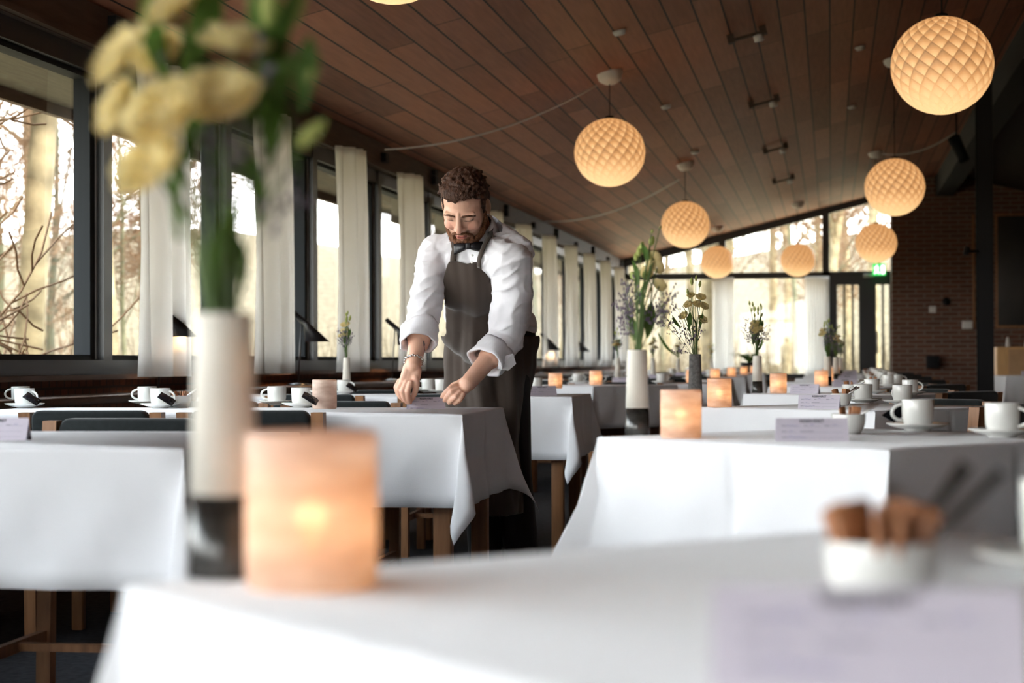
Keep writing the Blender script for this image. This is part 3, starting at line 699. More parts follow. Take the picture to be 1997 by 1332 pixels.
# flowers
def petal_patch(mb, Mx, L, W, cup_, n=6, m=5):
    vs = []
    for i in range(n + 1):
        u = i / n; wd = W * math.sin(PI * (.12 + .78 * u)) ** .8
        for j in range(m + 1):
            v = j / m * 2 - 1
            vs.append(Mx @ Vector((v * wd, cup_ * L * (math.sin(u * 1.9)) - .25 * wd * v * v + .004 * u * u * math.sin(v * 6), L * (u * .95 - .1 * u * u * (1 + .4 * math.sin(v * 5))))))
    k = m + 1; mb.add(vs, [(i * k + j, i * k + j + 1, (i + 1) * k + j + 1, (i + 1) * k + j) for i in range(n) for j in range(m)], True)
def rose_mesh(seed):
    rnd = random.Random(seed); mb = MB()
    for ring, (cnt, tilt, L, W) in enumerate(((4, .12, .024, .010), (5, .38, .027, .014), (6, .75, .029, .017))):
        for k in range(cnt):
            an = 2 * PI * k / cnt + ring * .5 + rnd.uniform(-.1, .1)
            petal_patch(mb, Matrix.Rotation(an, 4, 'Z') @ Matrix.Translation((0, .002 + ring * .0015, 0)) @ Matrix.Rotation(-tilt * rnd.uniform(.8, 1.15), 4, 'X'), L, W, .35)
    return mb.mesh('flower', M['petal'])
ROSES = [rose_mesh(i) for i in range(3)]
BUD = MB().lathe([(.001, 0), (.0035, .002), (.0065, .010), (.0068, .016), (.004, .026), (.0005, .032)], 10).mesh('bud', M['bud'])
def leaf_mesh():
    mb = MB(); vs = []; n = 8
    for i in range(n + 1):
        u = i / n; wd = .011 * math.sin(PI * min(1, u * .96 + .03)) ** .9
        for v in (-1, 0, 1): vs.append((v * wd, .018 * u * u * 1.6 + abs(v) * .003, .085 * u - .02 * u * u))
    mb.add(vs, [(i * 3 + j, i * 3 + j + 1, (i + 1) * 3 + j + 1, (i + 1) * 3 + j) for i in range(n) for j in range(2)], True)
    return mb.mesh('leaf', M['leaf'])
LEAF = leaf_mesh()
def place(me, nm, parent, p, dirv, s, spin=0):
    o = link(nm, me, parent); q = Vector(dirv).to_track_quat('Z', 'Y'); o.matrix_local = Matrix.Translation(p) @ q.to_matrix().to_4x4() @ Matrix.Rotation(spin, 4, 'Z') @ Matrix.Scale(s, 4); return o
def bouquet(p, lab, roses, buds, leaves, sprigs, seed, s=1.0, detail=1):
    """positions are relative to the vase mouth p"""
    t = empty('flower_bouquet', p, lab, 'flowers'); rnd = random.Random(seed); st = MB(); i = 0
    def stem(e, r=.0016):
        e = Vector(e); b = Vector((e.x * .06, e.y * .06, -.04)).to_2d().to_3d() * 1; b = Vector((max(-.012, min(.012, e.x * .15)), max(-.012, min(.012, e.y * .15)), -.045))
        m_ = Vector((e.x * .35, e.y * .35, e.z * .5)); st.tube([b, Vector((b.x * 1.1, b.y * 1.1, 0)), m_, e], r, 5)
    for (e, sc_) in roses:
        stem(e); dv = Vector((e[0] * 2 + rnd.uniform(-.02, .02), e[1] * 2 - .04, .10 + rnd.uniform(0, .05)))
        place(ROSES[i % 3], 'flower', t, Vector(e) - dv.normalized() * .008, dv, sc_ * s, i); i += 1
    for (e, sc_) in buds: stem(e, .0011); place(BUD, 'bud', t, e, (e[0] + rnd.uniform(-.03, .03), e[1], .10 + rnd.uniform(-.03, .05)), sc_ * s)
    st.build('stems', M['stem'], t)
    for (e, dv, sc_) in leaves: place(LEAF, 'leaf', t, e, dv, sc_ * s, rnd.uniform(-.8, .8))
    if sprigs:
        ss = MB(); dd = MB()
        for (e, n_) in sprigs:
            e = Vector(e); b = Vector((e.x * .12, e.y * .12, 0)); ss.tube([b, b.lerp(e, .5) + Vector((0, 0, .01)), e], .0007, 4)
            for k in range(n_):
                u = .45 + .55 * rnd.random(); q = b.lerp(e, u); f_ = q + Vector((rnd.uniform(-1, 1), rnd.uniform(-1, 1), rnd.uniform(.1, 1.2))) * .026 * s
                ss.tube([q, f_], .0004, 3, False)
                for z in range(2): dd.ball(f_.lerp(q, z * .3) + Vector((rnd.uniform(-1, 1), 0, rnd.uniform(-1, 1))) * .002, .0022 * (1.2 if s < 1 else 1), 5, 4, (1, 1, 1.6))
        ss.build('sprig_stems', M['stem'], t); o = dd.build('mauve_blossom', M['purple'], t); o['kind'] = 'stuff'
    return t
def auto_bouquet(p, lab, seed, H=.22, spread=.055, nr=5, nb_=5, nl=7, ns=7):
    rnd = random.Random(seed)
    def rp(z0, z1, k=1.0):
        z = rnd.uniform(z0, z1) * H; an = rnd.random() * 6.28; r = spread * k * rnd.uniform(.3, 1) * (.4 + z / H * .7); return (r * math.cos(an), r * math.sin(an), z)
    roses = [(rp(.5, .85, .8), rnd.uniform(.75, 1.0)) for _ in range(nr)]; buds = [(rp(.8, 1.08, .55), rnd.uniform(.7, 1.0)) for _ in range(nb_)]
    leaves = []
    for _ in range(nl):
        e = rp(.05, .6, .5); leaves.append((e, (e[0] + rnd.uniform(-.03, .03), e[1] + rnd.uniform(-.03, .03), .05), rnd.uniform(.5, .95)))
    sprigs = [(rp(.35, .8, 1.35), 12) for _ in range(ns)]
    return bouquet(p, lab, roses, buds, leaves, sprigs, seed)

# ------------------------------------------------------------------ tables: right row set cornerwise
def edge_dirs(al):
    return c2w(math.cos(al), -math.sin(al), 0), c2w(math.sin(al), math.cos(al), 0)
ORD = ['nearest, blurred foreground', 'second', 'third', 'fourth', 'fifth', 'sixth', 'seventh', 'eighth', 'ninth']
SIDE, OV = .77, .28
A1 = at(1168, 852); A3 = at(1451, 768); STEP = (A3 - A1) / 2
Tn = []
for k in range(0, 9):
    al = R(55) if k == 0 else R(50)
    lc = at(250, 1140) if k == 0 else A1 + STEP * (k - 1)
    e1, e2 = edge_dirs(al); c = lc + (e1 + e2) * SIDE / 2
    if c.y > YF - 1.2: break
    rz = math.atan2(e1.y, e1.x)
    nm = ORD[k]
    table_thing(c, rz, SIDE - .01, SIDE - .01, 'square wooden dining table under white cloth, %s table of the right row' % nm)
    # corners: -x-y = left corner, +x-y = front corner, +x+y = right, -x+y = back
    folds = [(.34, 0), (.10, .22, .14), (.30, 0), (.30, 0)]
    cloth_thing(c, rz, SIDE, SIDE, OV, 'white tablecloth set cornerwise on the %s table of the right row' % nm, 10 + k, folds)
    Tn.append((c, e1, e2, rz))
    if k >= 1:
        q = c + e1 * .31 + e2 * .14; chair(q.x, q.y, rz + PI / 2, 'black oak chair at the right front side of the %s right-row table' % nm)
        if k > 1: q = c + e2 * .42 - e1 * .14; chair(q.x, q.y, rz + PI, 'black oak chair behind the %s right-row table' % nm)
for c_ in list(bpy.data.objects):
    pass
# chair just behind the foreground table
c, e1, e2, rz = Tn[0]; q = c + e2 * .24 - e1 * .03; chair(q.x, q.y, rz + PI, 'oak chair with wooden top rail tucked in behind the blurred foreground table at right', kind='rail')

def tl(k, de1, de2): # table-local position on a right-row table
    c, e1, e2, rz = Tn[k]; return Vector((c.x, c.y, TZ)) + e1 * de1 + e2 * de2
CAMF = PSI  # rotation making -Y face the camera
def face(p): return math.atan2(p.y, p.x) - PI / 2

# foreground table (k=0)
pv = Q(437, 0, 1.38); pv.z = TZ; vase(pv, 'tall cream vase with black glazed base on the foreground table at left', h=.197)
pc = Q(607, 0, 1.318); pc.z = TZ; candle_holder(pc, 'large blurred frosted candle glass glowing on the foreground table', .0470, .111, 1.2)
def rel(px, py, d): return Q(px, py, d) - (pv + Vector((0, 0, .197)))
D0 = 1.38
roses = [(rel(232, 105, D0 - .02), .95), (rel(318, 222, D0 - .05), 1.1), (rel(428, 190, D0 - .04), 1.1), (rel(458, 78, D0), .95), (rel(228, 208, D0 + .02), .85),
         (rel(294, 318, D0 - .04), 1.05), (rel(345, 5, D0 + .01), .95), (rel(305, 100, D0 + .05), .8)]
buds = [(rel(600, 165, D0), .8), (rel(582, 285, D0 - .02), .9), (rel(525, 50, D0), 1.1), (rel(550, 60, D0 + .02), 1.0), (rel(500, 40, D0 + .03), 1.1)]
leaves = [(rel(365, 150, D0), (.03, 0, .06), 1.2), (rel(330, 180, D0 + .02), (-.03, 0, .06), 1.2), (rel(370, 320, D0), (.02, -.01, .06), 1.3), (rel(345, 470, D0), (-.02, 0, .07), 1.1),
          (rel(475, 575, D0), (.012, 0, .09), .75), (rel(510, 440, D0), (.01, 0, .09), .9), (rel(525, 330, D0), (-.01, 0, .08), 1.2),
          (rel(540, 180, D0), (-.01, 0, .08), 1.3), (rel(420, 610, D0), (-.01, 0, .08), 1.2), (rel(480, 250, D0), (.03, 0, .05), 1.1), (rel(590, 220, D0), (.0, 0, .07), .8), (rel(585, 340, D0), (.004, 0, .07), .9),
          (rel(515, 130, D0), (-.0, 0, .08), 1.1)]
sprigs = [(rel(470, 250, D0), 14), (rel(510, 150, D0), 14), (rel(400, 110, D0), 12), (rel(555, 350, D0), 8)]
bouquet(pv + Vector((0, 0, .197)), 'blurred cream lisianthus bouquet in the foreground vase', roses, buds, leaves, sprigs, 1, 1.05)
pk = Q(1688, 0, .905); pk.z = TZ; card(pk, CAMF - R(10), 'blurred white reservation card at the bottom right on the foreground table', 0, .150, .0485)
pb = Q(1716, 0, 1.20); pb.z = TZ; sugar_bowl(pb, 'blurred white sugar bowl behind the card on the foreground table', 'on the foreground table', 5, big=True)
pq = Q(2085, 0, 1.38); pq.z = TZ; cup(pq, .4, 'white cup cut off by the right edge on the foreground table', 'white saucer at the right edge on the foreground table')

# second table (k=1)
w2 = 'on the second table of the right row'
p = at(1243, 848); vase(p, 'cream vase with dark glazed base ' + w2, h=.185)
Pm = p + Vector((0, 0, .185)); dv = (Pm - Vector((0, 0, 0))).length
d1 = 4.12
def rel1(px, py, d=d1): return Q(px, py, d) - Pm
roses = [(rel1(1278, 500), .62), (rel1(1284, 520), .6), (rel1(1288, 555), .62), (rel1(1262, 530, 4.17), .55), (rel1(1270, 515), .5)]
buds = [(rel1(1252, 484), .8), (rel1(1270, 478), 1.0), (rel1(1247, 500), 1.05), (rel1(1240, 508), .9), (rel1(1258, 545), 1.1), (rel1(1239, 545), 1.05), (rel1(1288, 445), .3), (rel1(1272, 455), .4), (rel1(1275, 505), .9)]
leaves = [(rel1(1258, 640), (.012, 0, .08), 1.1), (rel1(1262, 660), (.02, -.01, .08), 1.2), (rel1(1250, 660), (-.01, 0, .08), 1.0), (rel1(1240, 665), (.0, 0, .08), 1.0), (rel1(1270, 590), (.02, 0, .07), .9),
          (rel1(1245, 560), (.01, 0, .08), .9), (rel1(1283, 650), (.02, 0, -.06), 1.0), (rel1(1265, 520), (.0, 0, .08), .8), (rel1(1248, 600), (-.01, 0, .08), .9)]
sprigs = [(rel1(x, y), 18) for x, y in ((1216, 560), (1212, 600), (1225, 550), (1232, 590), (1295, 590), (1305, 578), (1225, 640), (1245, 580), (1310, 600))]
bouquet(Pm, 'cream lisianthus and mauve sprigs in the vase ' + w2, roses, buds, leaves, sprigs, 2)
p = at(1328, 854); candle_holder(p, 'frosted amber candle glass glowing ' + w2, .0425, .101, 1.0, 1)
card(at(1583, 860), CAMF - R(3), 'pale reservation card standing ' + w2, 1, .142, .045)
sugar_bowl(at(1655, 846), 'white bowl of brown sugar packets ' + w2, w2, 8)
cup(at(1790, 840), PI + .2, 'white cup left of the other ' + w2, 'white saucer with black packets ' + w2)
cup(at(1955, 852), -.5, 'white cup at the right picture edge ' + w2, 'white saucer under the right-edge cup ' + w2)
black_packet(at(1750, 833) + Vector((0, 0, .010)), 2.6, 'black coffee packet leaning left of the cup ' + w2)
# third table
w3 = 'on the third table of the right row'
p = at(1356, 789); vase(p, 'dark grey concrete vase ' + w3, 'g', h=.185)
Pm = p + Vector((0, 0, .185)); d2 = 6.75
def rel2(px, py, d=d2): return Q(px, py, d) - Pm
roses = [(rel2(1368, 578), .7), (rel2(1362, 592), .72), (rel2(1374, 596), .72), (rel2(1342, 592), .65), (rel2(1333, 615), .7), (rel2(1371, 622), .72), (rel2(1348, 574), .55)]
buds = [(rel2(1350, 556), 1), (rel2(1358, 548), .7), (rel2(1365, 560), .8), (rel2(1343, 575), .8)]
leaves = [(rel2(1347, 650), (-.03, 0, .06), .9), (rel2(1345, 640), (.0, 0, .08), .9), (rel2(1360, 650), (.01, 0, .08), .9), (rel2(1328, 640), (-.05, 0, .04), .8), (rel2(1365, 640), (.0, 0, .06), .8), (rel2(1340, 625), (.01, 0, .08), .8)]
sprigs = [(rel2(x, y), 12) for x, y in ((1292, 628), (1300, 620), (1336, 655), (1365, 645), (1318, 690), (1340, 640), (1322, 600))]
bouquet(Pm, 'airy cream bouquet in the dark grey vase ' + w3, roses, buds, leaves, sprigs, 3)
p = at(1403, 794); candle_holder(p, 'glowing frosted candle glass ' + w3, .0425, .100, 1.1, 2)
card(at(1598, 797), CAMF - R(21), 'reservation card with readable heading ' + w3, 2, .138, .046)
sugar_bowl(at(1640, 791), 'white sugar bowl behind the card ' + w3, w3, 9)
cup(at(1683, 786), PI + .3, 'white cup with handle to the left ' + w3, 'white saucer under the left cup ' + w3)
cup(at(1760, 789), PI * .7, 'white cup nearer the right side ' + w3, 'white saucer under the right cup ' + w3)
# fourth table
w4 = 'on the fourth table of the right row'
p = at(1477, 766); vase(p, 'cream vase with dark base ' + w4, h=.185)
auto_bouquet(p + Vector((0, 0, .185)), 'cream and green bouquet ' + w4, 14, .235, .07, 7, 12, 22, 14)
candle_holder(at(1518, 767), 'glowing candle glass ' + w4, .041, .098, 1.0, 3)
card(at(1570, 768), CAMF - R(28), 'reservation card ' + w4, 0)
sugar_bowl(at(1657, 767), 'small white sugar bowl ' + w4, w4, 10)
cup(at(1700, 768), PI + .3, 'white cup on the left ' + w4, 'white saucer under the left cup ' + w4)
cup(at(1775, 771), -.3, 'white cup on the right ' + w4, 'white saucer under the right cup ' + w4)
# further ones by pattern
rn = random.Random(5)
for k in range(4, len(Tn)):
    wk = 'on the %s table of the right row' % ORD[k]
    p = tl(k, -.30 + rn.uniform(-.04, .06), -.02 + rn.uniform(-.03, .1)); vase(p, 'cream vase ' + wk, h=.185)
    auto_bouquet(p + Vector((0, 0, .185)), 'small cream bouquet ' + wk, 30 + k, .21, .055, 3, 7, 14, 9)
    candle_holder(tl(k, -.17, -.14), 'glowing candle glass ' + wk, .042, .098, 1.2, k)
    p = tl(k, .12, -.26); card(p, CAMF + R(rn.uniform(-15, 10)), 'reservation card ' + wk, k)
    sugar_bowl(tl(k, .08, .06), 'small white sugar bowl ' + wk, wk, k + 40, near=False)
    cup(tl(k, .22, .02), PI, 'white cup at the front ' + wk, 'white saucer at the front ' + wk)
    cup(tl(k, .10, .26), 0, 'white cup at the back ' + wk, 'white saucer at the back ' + wk)

# ------------------------------------------------------------------ tables: left row, square to the windows
LW, LB = 1.75, .84
def ltable(cr_, ang, nm, seed, a=LW, b=LB, folds=None, ov=.27):
    e1 = Vector((math.cos(ang), math.sin(ang), 0)); e2 = Vector((-math.sin(ang), math.cos(ang), 0))
    c = cr_ - e1 * a / 2 + e2 * b / 2
    table_thing(c, ang, a - .01, b - .01, 'long wooden table under white cloth, %s' % nm)
    cloth_thing(c, ang, a, b, ov, 'white tablecloth draped over the %s' % nm, seed, folds or [(.3, 0), (.10, .20, .20), (.34, 0), (.3, 0)])
    return c, e1, e2
LT = []
LN = ['nearest left-row table', 'table the waiter leans over', 'table just beyond the waiter', 'fourth left-row table', 'fifth left-row table', 'sixth left-row table', 'seventh left-row table', 'eighth left-row table']
crs = [at(356, 875), at(900, 808), at(1114, 774)]
for i in range(3): LT.append(ltable(crs[i], R(1.5), LN[i], 40 + i, ov=(.265 if i == 0 else .285)))
stepL = Vector((0, 2.7, 0)); last = crs[2].copy()
for i in range(3, 8):
    last = last + stepL if i > 3 else at(1383, 748.5); LT.append(ltable(last, R(1.5), LN[i], 40 + i))
# one square table set cornerwise in the left row
fc = at(1179, 751); e1, e2 = edge_dirs(R(50)); c = fc + (-e1 + e2) * SIDE / 2; rz = math.atan2(e1.y, e1.x); c.x -= .02; c.y -= .45
table_thing(c, rz, SIDE - .01, SIDE - .01, 'square wooden table set cornerwise in the left row beyond the waiter'); cloth_thing(c, rz, SIDE, SIDE, OV, 'white tablecloth set cornerwise right beyond the waiter', 71, [(.34, 0), (.10, .22, .14), (.30, 0), (.30, 0)])
pz = Vector((c.x, c.y, TZ)); candle_holder(pz + e1 * .1 - e2 * .1, 'glowing candle glass on the cornerwise table of the left row', .042, .098, 1.2, 71)
cup(pz - e1 * .1 + e2 * .1, 0, 'white cup on the cornerwise table of the left row', 'white saucer on the cornerwise table of the left row')
def ll(i, a, b):  # a: metres left of the right end, b: metres back from the front edge
    c, e1, e2 = LT[i]; v = c + e1 * (LW / 2 - a) - e2 * (LB / 2 - b); return Vector((v.x, v.y, TZ))
# chairs
for i in range(len(LT)):
    c, e1, e2 = LT[i]
    for j, off in enumerate((.55, 1.17) if i != 1 else (.62, 1.13)):
        p = ll(i, off, .17); which = 'right' if j == 0 else 'left'
        if i >= 1:
            pp = ll(i, off + (.02 if i == 1 else 0), .155)
            chair(pp.x, pp.y, R(1.5), 'black oak chair on the near side, %s of the pair, %s' % (which, LN[i]))
        far = LB + .14
        p = ll(i, off + .05, far if i else LB + .28); chair(p.x, p.y, PI + R(1.5), 'black oak chair on the far side, %s of the pair, %s' % (which, LN[i]))
# settings near
card(at(-8, 858), CAMF - R(4), 'blurred reservation card at the left edge on the nearest left table', 1)
wa = 'on the waiter\'s table'
cup(at(588, 795), -.3, 'white cup left of the unlit candle glass ' + wa, 'white saucer with a black packet beside the candle glass ' + wa)
cup(at(540, 790), PI + .2, 'white cup just behind the vase ' + wa, 'white saucer of the cup behind the foreground vase ' + wa)
black_packet(at(604, 798) + Vector((0, 0, .012)), .3, 'black coffee packet on the saucer left of the candle glass ' + wa)
candle_holder(at(633, 797), 'pale unlit frosted candle glass ' + wa, .0425, .101, 0, 4)
cup(at(48, 796), -.3, 'white front cup at the far left edge ' + wa, 'white saucer under the front cup at far left ' + wa)
cup(at(40, 789), PI + .3, 'white rear cup at the far left ' + wa, 'white saucer under the rear cup at far left ' + wa)
cup(at(287, 790), PI + .2, 'white cup with left handle behind the foreground vase ' + wa, 'white saucer of the left-handled cup ' + wa)
cup(at(313, 796), -.2, 'white cup with right handle, left of the foreground vase ' + wa, 'white saucer left of the foreground vase ' + wa)
black_packet(at(62, 798) + Vector((0, 0, .012)), .2, 'black coffee packet by the far left cups ' + wa)
black_packet(at(324, 799) + Vector((0, 0, .012)), .25, 'black coffee packet by the cups left of the foreground vase ' + wa)
sugar_bowl(at(353, 795), 'white sugar bowl left of the foreground vase ' + wa, wa, 77)
CARDP = at(831, 797.5); card(CARDP, CAMF + R(20), 'reservation card held by the waiter\'s fingers', 1, .130, .040)
wb = 'on the table just beyond the waiter'
p = at(676, 768); vase(p, 'slim white vase left of the waiter ' + wb, 'n', h=.185, r=.024, rt=.015)
auto_bouquet(p + Vector((0, 0, .185)), 'small cream bouquet left of the waiter ' + wb, 51, .20, .035, 4, 6, 8, 6)
cup(at(671, 768.5), -.2, 'white cup in front of the slim vase ' + wb, 'white saucer in front of the slim vase ' + wb)
black_packet(at(686, 769.5) + Vector((0, 0, .012)), .2, 'black coffee packet beside the slim vase ' + wb)
cup(at(835, 765), PI + .2, 'white cup between the waiter\'s hands ' + wb, 'white saucer between the waiter\'s hands ' + wb)
cup(at(862, 767), 0, 'white cup by the waiter\'s apron ' + wb, 'white saucer by the waiter\'s apron ' + wb)
candle_holder(at(1083, 757.5), 'glowing candle glass right of the waiter ' + wb, .041, .092, .9, 6)
card(at(1057, 772), CAMF + R(24), 'mauve reservation card right of the waiter ' + wb, 2)
cup(at(1045, 762), PI, 'white cup right of the waiter ' + wb, 'white saucer right of the waiter ' + wb)
for i in range(3, len(LT)):
    wk = 'on the ' + LN[i]
    for j, (a_, b_) in enumerate(((.35, .22), (.35, .62), (.95, .22), (.98, .62))):
        wh = ['right front', 'right back', 'left front', 'left back'][j]
        cup(ll(i, a_, b_), PI * j, 'white cup, %s %s' % (wh, wk), 'white saucer, %s %s' % (wh, wk))
    p = ll(i, .68, .45); vase(p, 'slim white vase ' + wk, 'n', h=.185, r=.024, rt=.015)
    auto_bouquet(p + Vector((0, 0, .185)), 'small far cream bouquet ' + wk, 60 + i, .19, .045, 3, 4, 6, 5)
    candle_holder(ll(i, .14, .42), 'glowing candle glass ' + wk, .042, .095, 1.2, i)
    card(ll(i, .62, .12), CAMF - R(10), 'reservation card ' + wk, i)
# far right table with card, oak screen
p = at(1962, 752); p = Q(2030, 733, 3600 * .16 / 31); p.z = TZ
table_thing(p, R(8), .9, .9, 'small wooden table under white cloth at the far right'); cloth_thing(p, R(8), .9, .9, .5, 'long white tablecloth on the small table at the far right', 91, [(.12, 0)] * 4)
card(p + Vector((-.15, -.3, 0)), CAMF - R(20), 'reservation card on the small table at the far right', 1)
cup(p + Vector((-.1, .05, 0)), 0, 'white cup on the small table at the far right', 'white saucer on the small table at the far right')
a0 = at_plane(1944, 740, 23.0); b0 = at_plane(2040, 676, 23.0)
sc_ = empty('oak_cabinet', (a0.x, 23.0, 0), 'light oak cabinet behind the small table at the far right', 'cabinet')
MB().bbox(0, b0.x - a0.x, 0, .5, 0, b0.z, .006).build('body', M['screen'], sc_)
MB().bbox(.14, b0.x - a0.x - .02, -.02, 0, .08, b0.z - .03, .004).build('door', mat('oak_door', (.45, .26, .12), .5, var=.1), sc_)
for i in range(4): tag(MB().tube([(a0.x + .15 + i * .22, 23.2, b0.z), (a0.x + .15 + i * .22, 23.2, b0.z + .12)], [.03, .012], 10).build('glass_bottle', M['plasticw']), 'small pale bottle on top of the oak cabinet at far right', 'bottle', 'bottles on the oak cabinet')

# ------------------------------------------------------------------ desk lamps on the window shelf
def desk_lamp(px, py_top, dscale, lab, flip=1):
    # px: pole column; stands on the shelf
    ang = PSI + math.atan((CX - px) / FPX); x = -3.20; y = -x / math.tan(ang)
    t = empty('desk_lamp', (x, y, .75), lab, 'desk lamp', PSI)
    MB().lathe([(.001, 0), (.075, 0), (.078, .004), (.06, .012), (.008, .016), (.001, .016)], 28).build('base', M['black'], t)
    MB().tube([(0, 0, .01), (.008 * flip, 0, .20), (.022 * flip, 0, .40)], .0048, 8).build('pole', M['black'], t)
    # long asymmetric conical shade: small cylinder rising back, cone opening down to the front
    sh = MB(); n = 28; vs = []
    secs = [((-.045, 0, .455), .015, .7), ((.045, 0, .375), .018, .7)]
    ax = Vector((.75, 0, -.66)).normalized()
    def ring(c, r, nrm_):
        c = Vector(c); a_ = Vector((0, 1, 0)); b_ = nrm_.cross(a_)
        return [c + (a_ * math.cos(2 * PI * j / n) + b_ * math.sin(2 * PI * j / n)) * r for j in range(n)]
    r0 = ring((-.045 * flip, 0, .458), .016, Vector((ax.x * flip, 0, ax.z))); r1 = ring((.045 * flip, 0, .379), .018, Vector((ax.x * flip, 0, ax.z)))
    r2 = [Vector((.115 * flip + .075 * math.sin(2 * PI * j / n) * flip, .066 * math.cos(2 * PI * j / n), .268)) for j in range(n)]
    # align r2 winding to r1
    best = min(range(n), key=lambda s: sum((r1[j] - r2[(j + s) % n]).length for j in range(0, n, 4))); r2a = [r2[(j + best) % n] for j in range(n)]
    r2r = list(reversed(r2)); bestr = min(range(n), key=lambda s: sum((r1[j] - r2r[(j + s) % n]).length for j in range(0, n, 4))); r2b = [r2r[(j + bestr) % n] for j in range(n)]
    if sum((r1[j] - r2b[j]).length for j in range(n)) < sum((r1[j] - r2a[j]).length for j in range(n)): r2a = r2b
    vs = r0 + r1 + r2a; fs = [(i * n + j, i * n + (j + 1) % n, (i + 1) * n + (j + 1) % n, (i + 1) * n + j) for i in range(2) for j in range(n)] + [tuple(range(n))]
    sh.add(vs, fs, True); so = sh.build('lamp_shade', M['black'], t); md = so.modifiers.new('th', 'SOLIDIFY'); md.thickness = .002
    MB().ball((.10 * flip, 0, .30), .016, 10, 8).build('bulb', emis('lamp_bulb', (1, .62, .28), 4), t)
    ld = bpy.data.lights.new('lamp_light', 'SPOT'); ld.energy = 3.0; ld.color = (1, .6, .28); ld.spot_size = R(120); ld.shadow_soft_size = .03
    lo = bpy.data.objects.new('lamp_light', ld); COL.objects.link(lo); lo.parent = t; lo.location = (.11 * flip, 0, .285)
    return t
desk_lamp(309, 582, 1, 'black desk lamp with angled cone shade, nearest one under the left windows')
desk_lamp(582, 608, 1, 'black desk lamp with angled cone shade left of the waiter, second from the left')
desk_lamp(765, 628, 1, 'black desk lamp with angled cone shade partly behind the waiter\'s sleeve')
desk_lamp(1062, 655, 1, 'black desk lamp just right of the waiter\'s hip')
desk_lamp(1122, 660, 1, 'farthest black desk lamp in view, with warm light under its shade')

# plants at the far end
def plant(p, lab, sx_=1, n=26):
    t = empty('potted_plant', p, lab, 'plant'); rnd = random.Random(9)
    MB().lathe([(.001, 0), (.11, 0), (.14, .25), (.125, .25), (.11, .22), (.001, .22)], 20).build('pot', M['blackm'], t)
    mb = MB()
    for i in range(n):
        an = rnd.random() * 6.28; L = rnd.uniform(.35, .8) * sx_; pts = []; 
        for k in range(6):
            u = k / 5; pts.append(Vector((math.cos(an) * L * u * .8, math.sin(an) * L * u * .8, .22 + L * (u * 1.1 - .75 * u * u))))
        wv = Vector((-math.sin(an), math.cos(an), 0)); vs = []
        for k, q in enumerate(pts): wd = .03 * math.sin(PI * (k + .4) / 6.2); vs += [q - wv * wd, q + wv * wd]
        mb.add(vs, [(2 * k, 2 * k + 1, 2 * k + 3, 2 * k + 2) for k in range(5)], True)
    mb.build('foliage', M['leaf'], t)
p = at_plane(1462, 700, 27.5); tag(MB().bbox(p.x - .5, p.x + .5, 27.2, 27.8, 0, .62, .01).build('sideboard', M['blackm']), 'low black sideboard under the far window', 'sideboard')
plant(Vector((p.x, 27.5, .62)), 'leafy plant on the low black sideboard at the far window', .55)

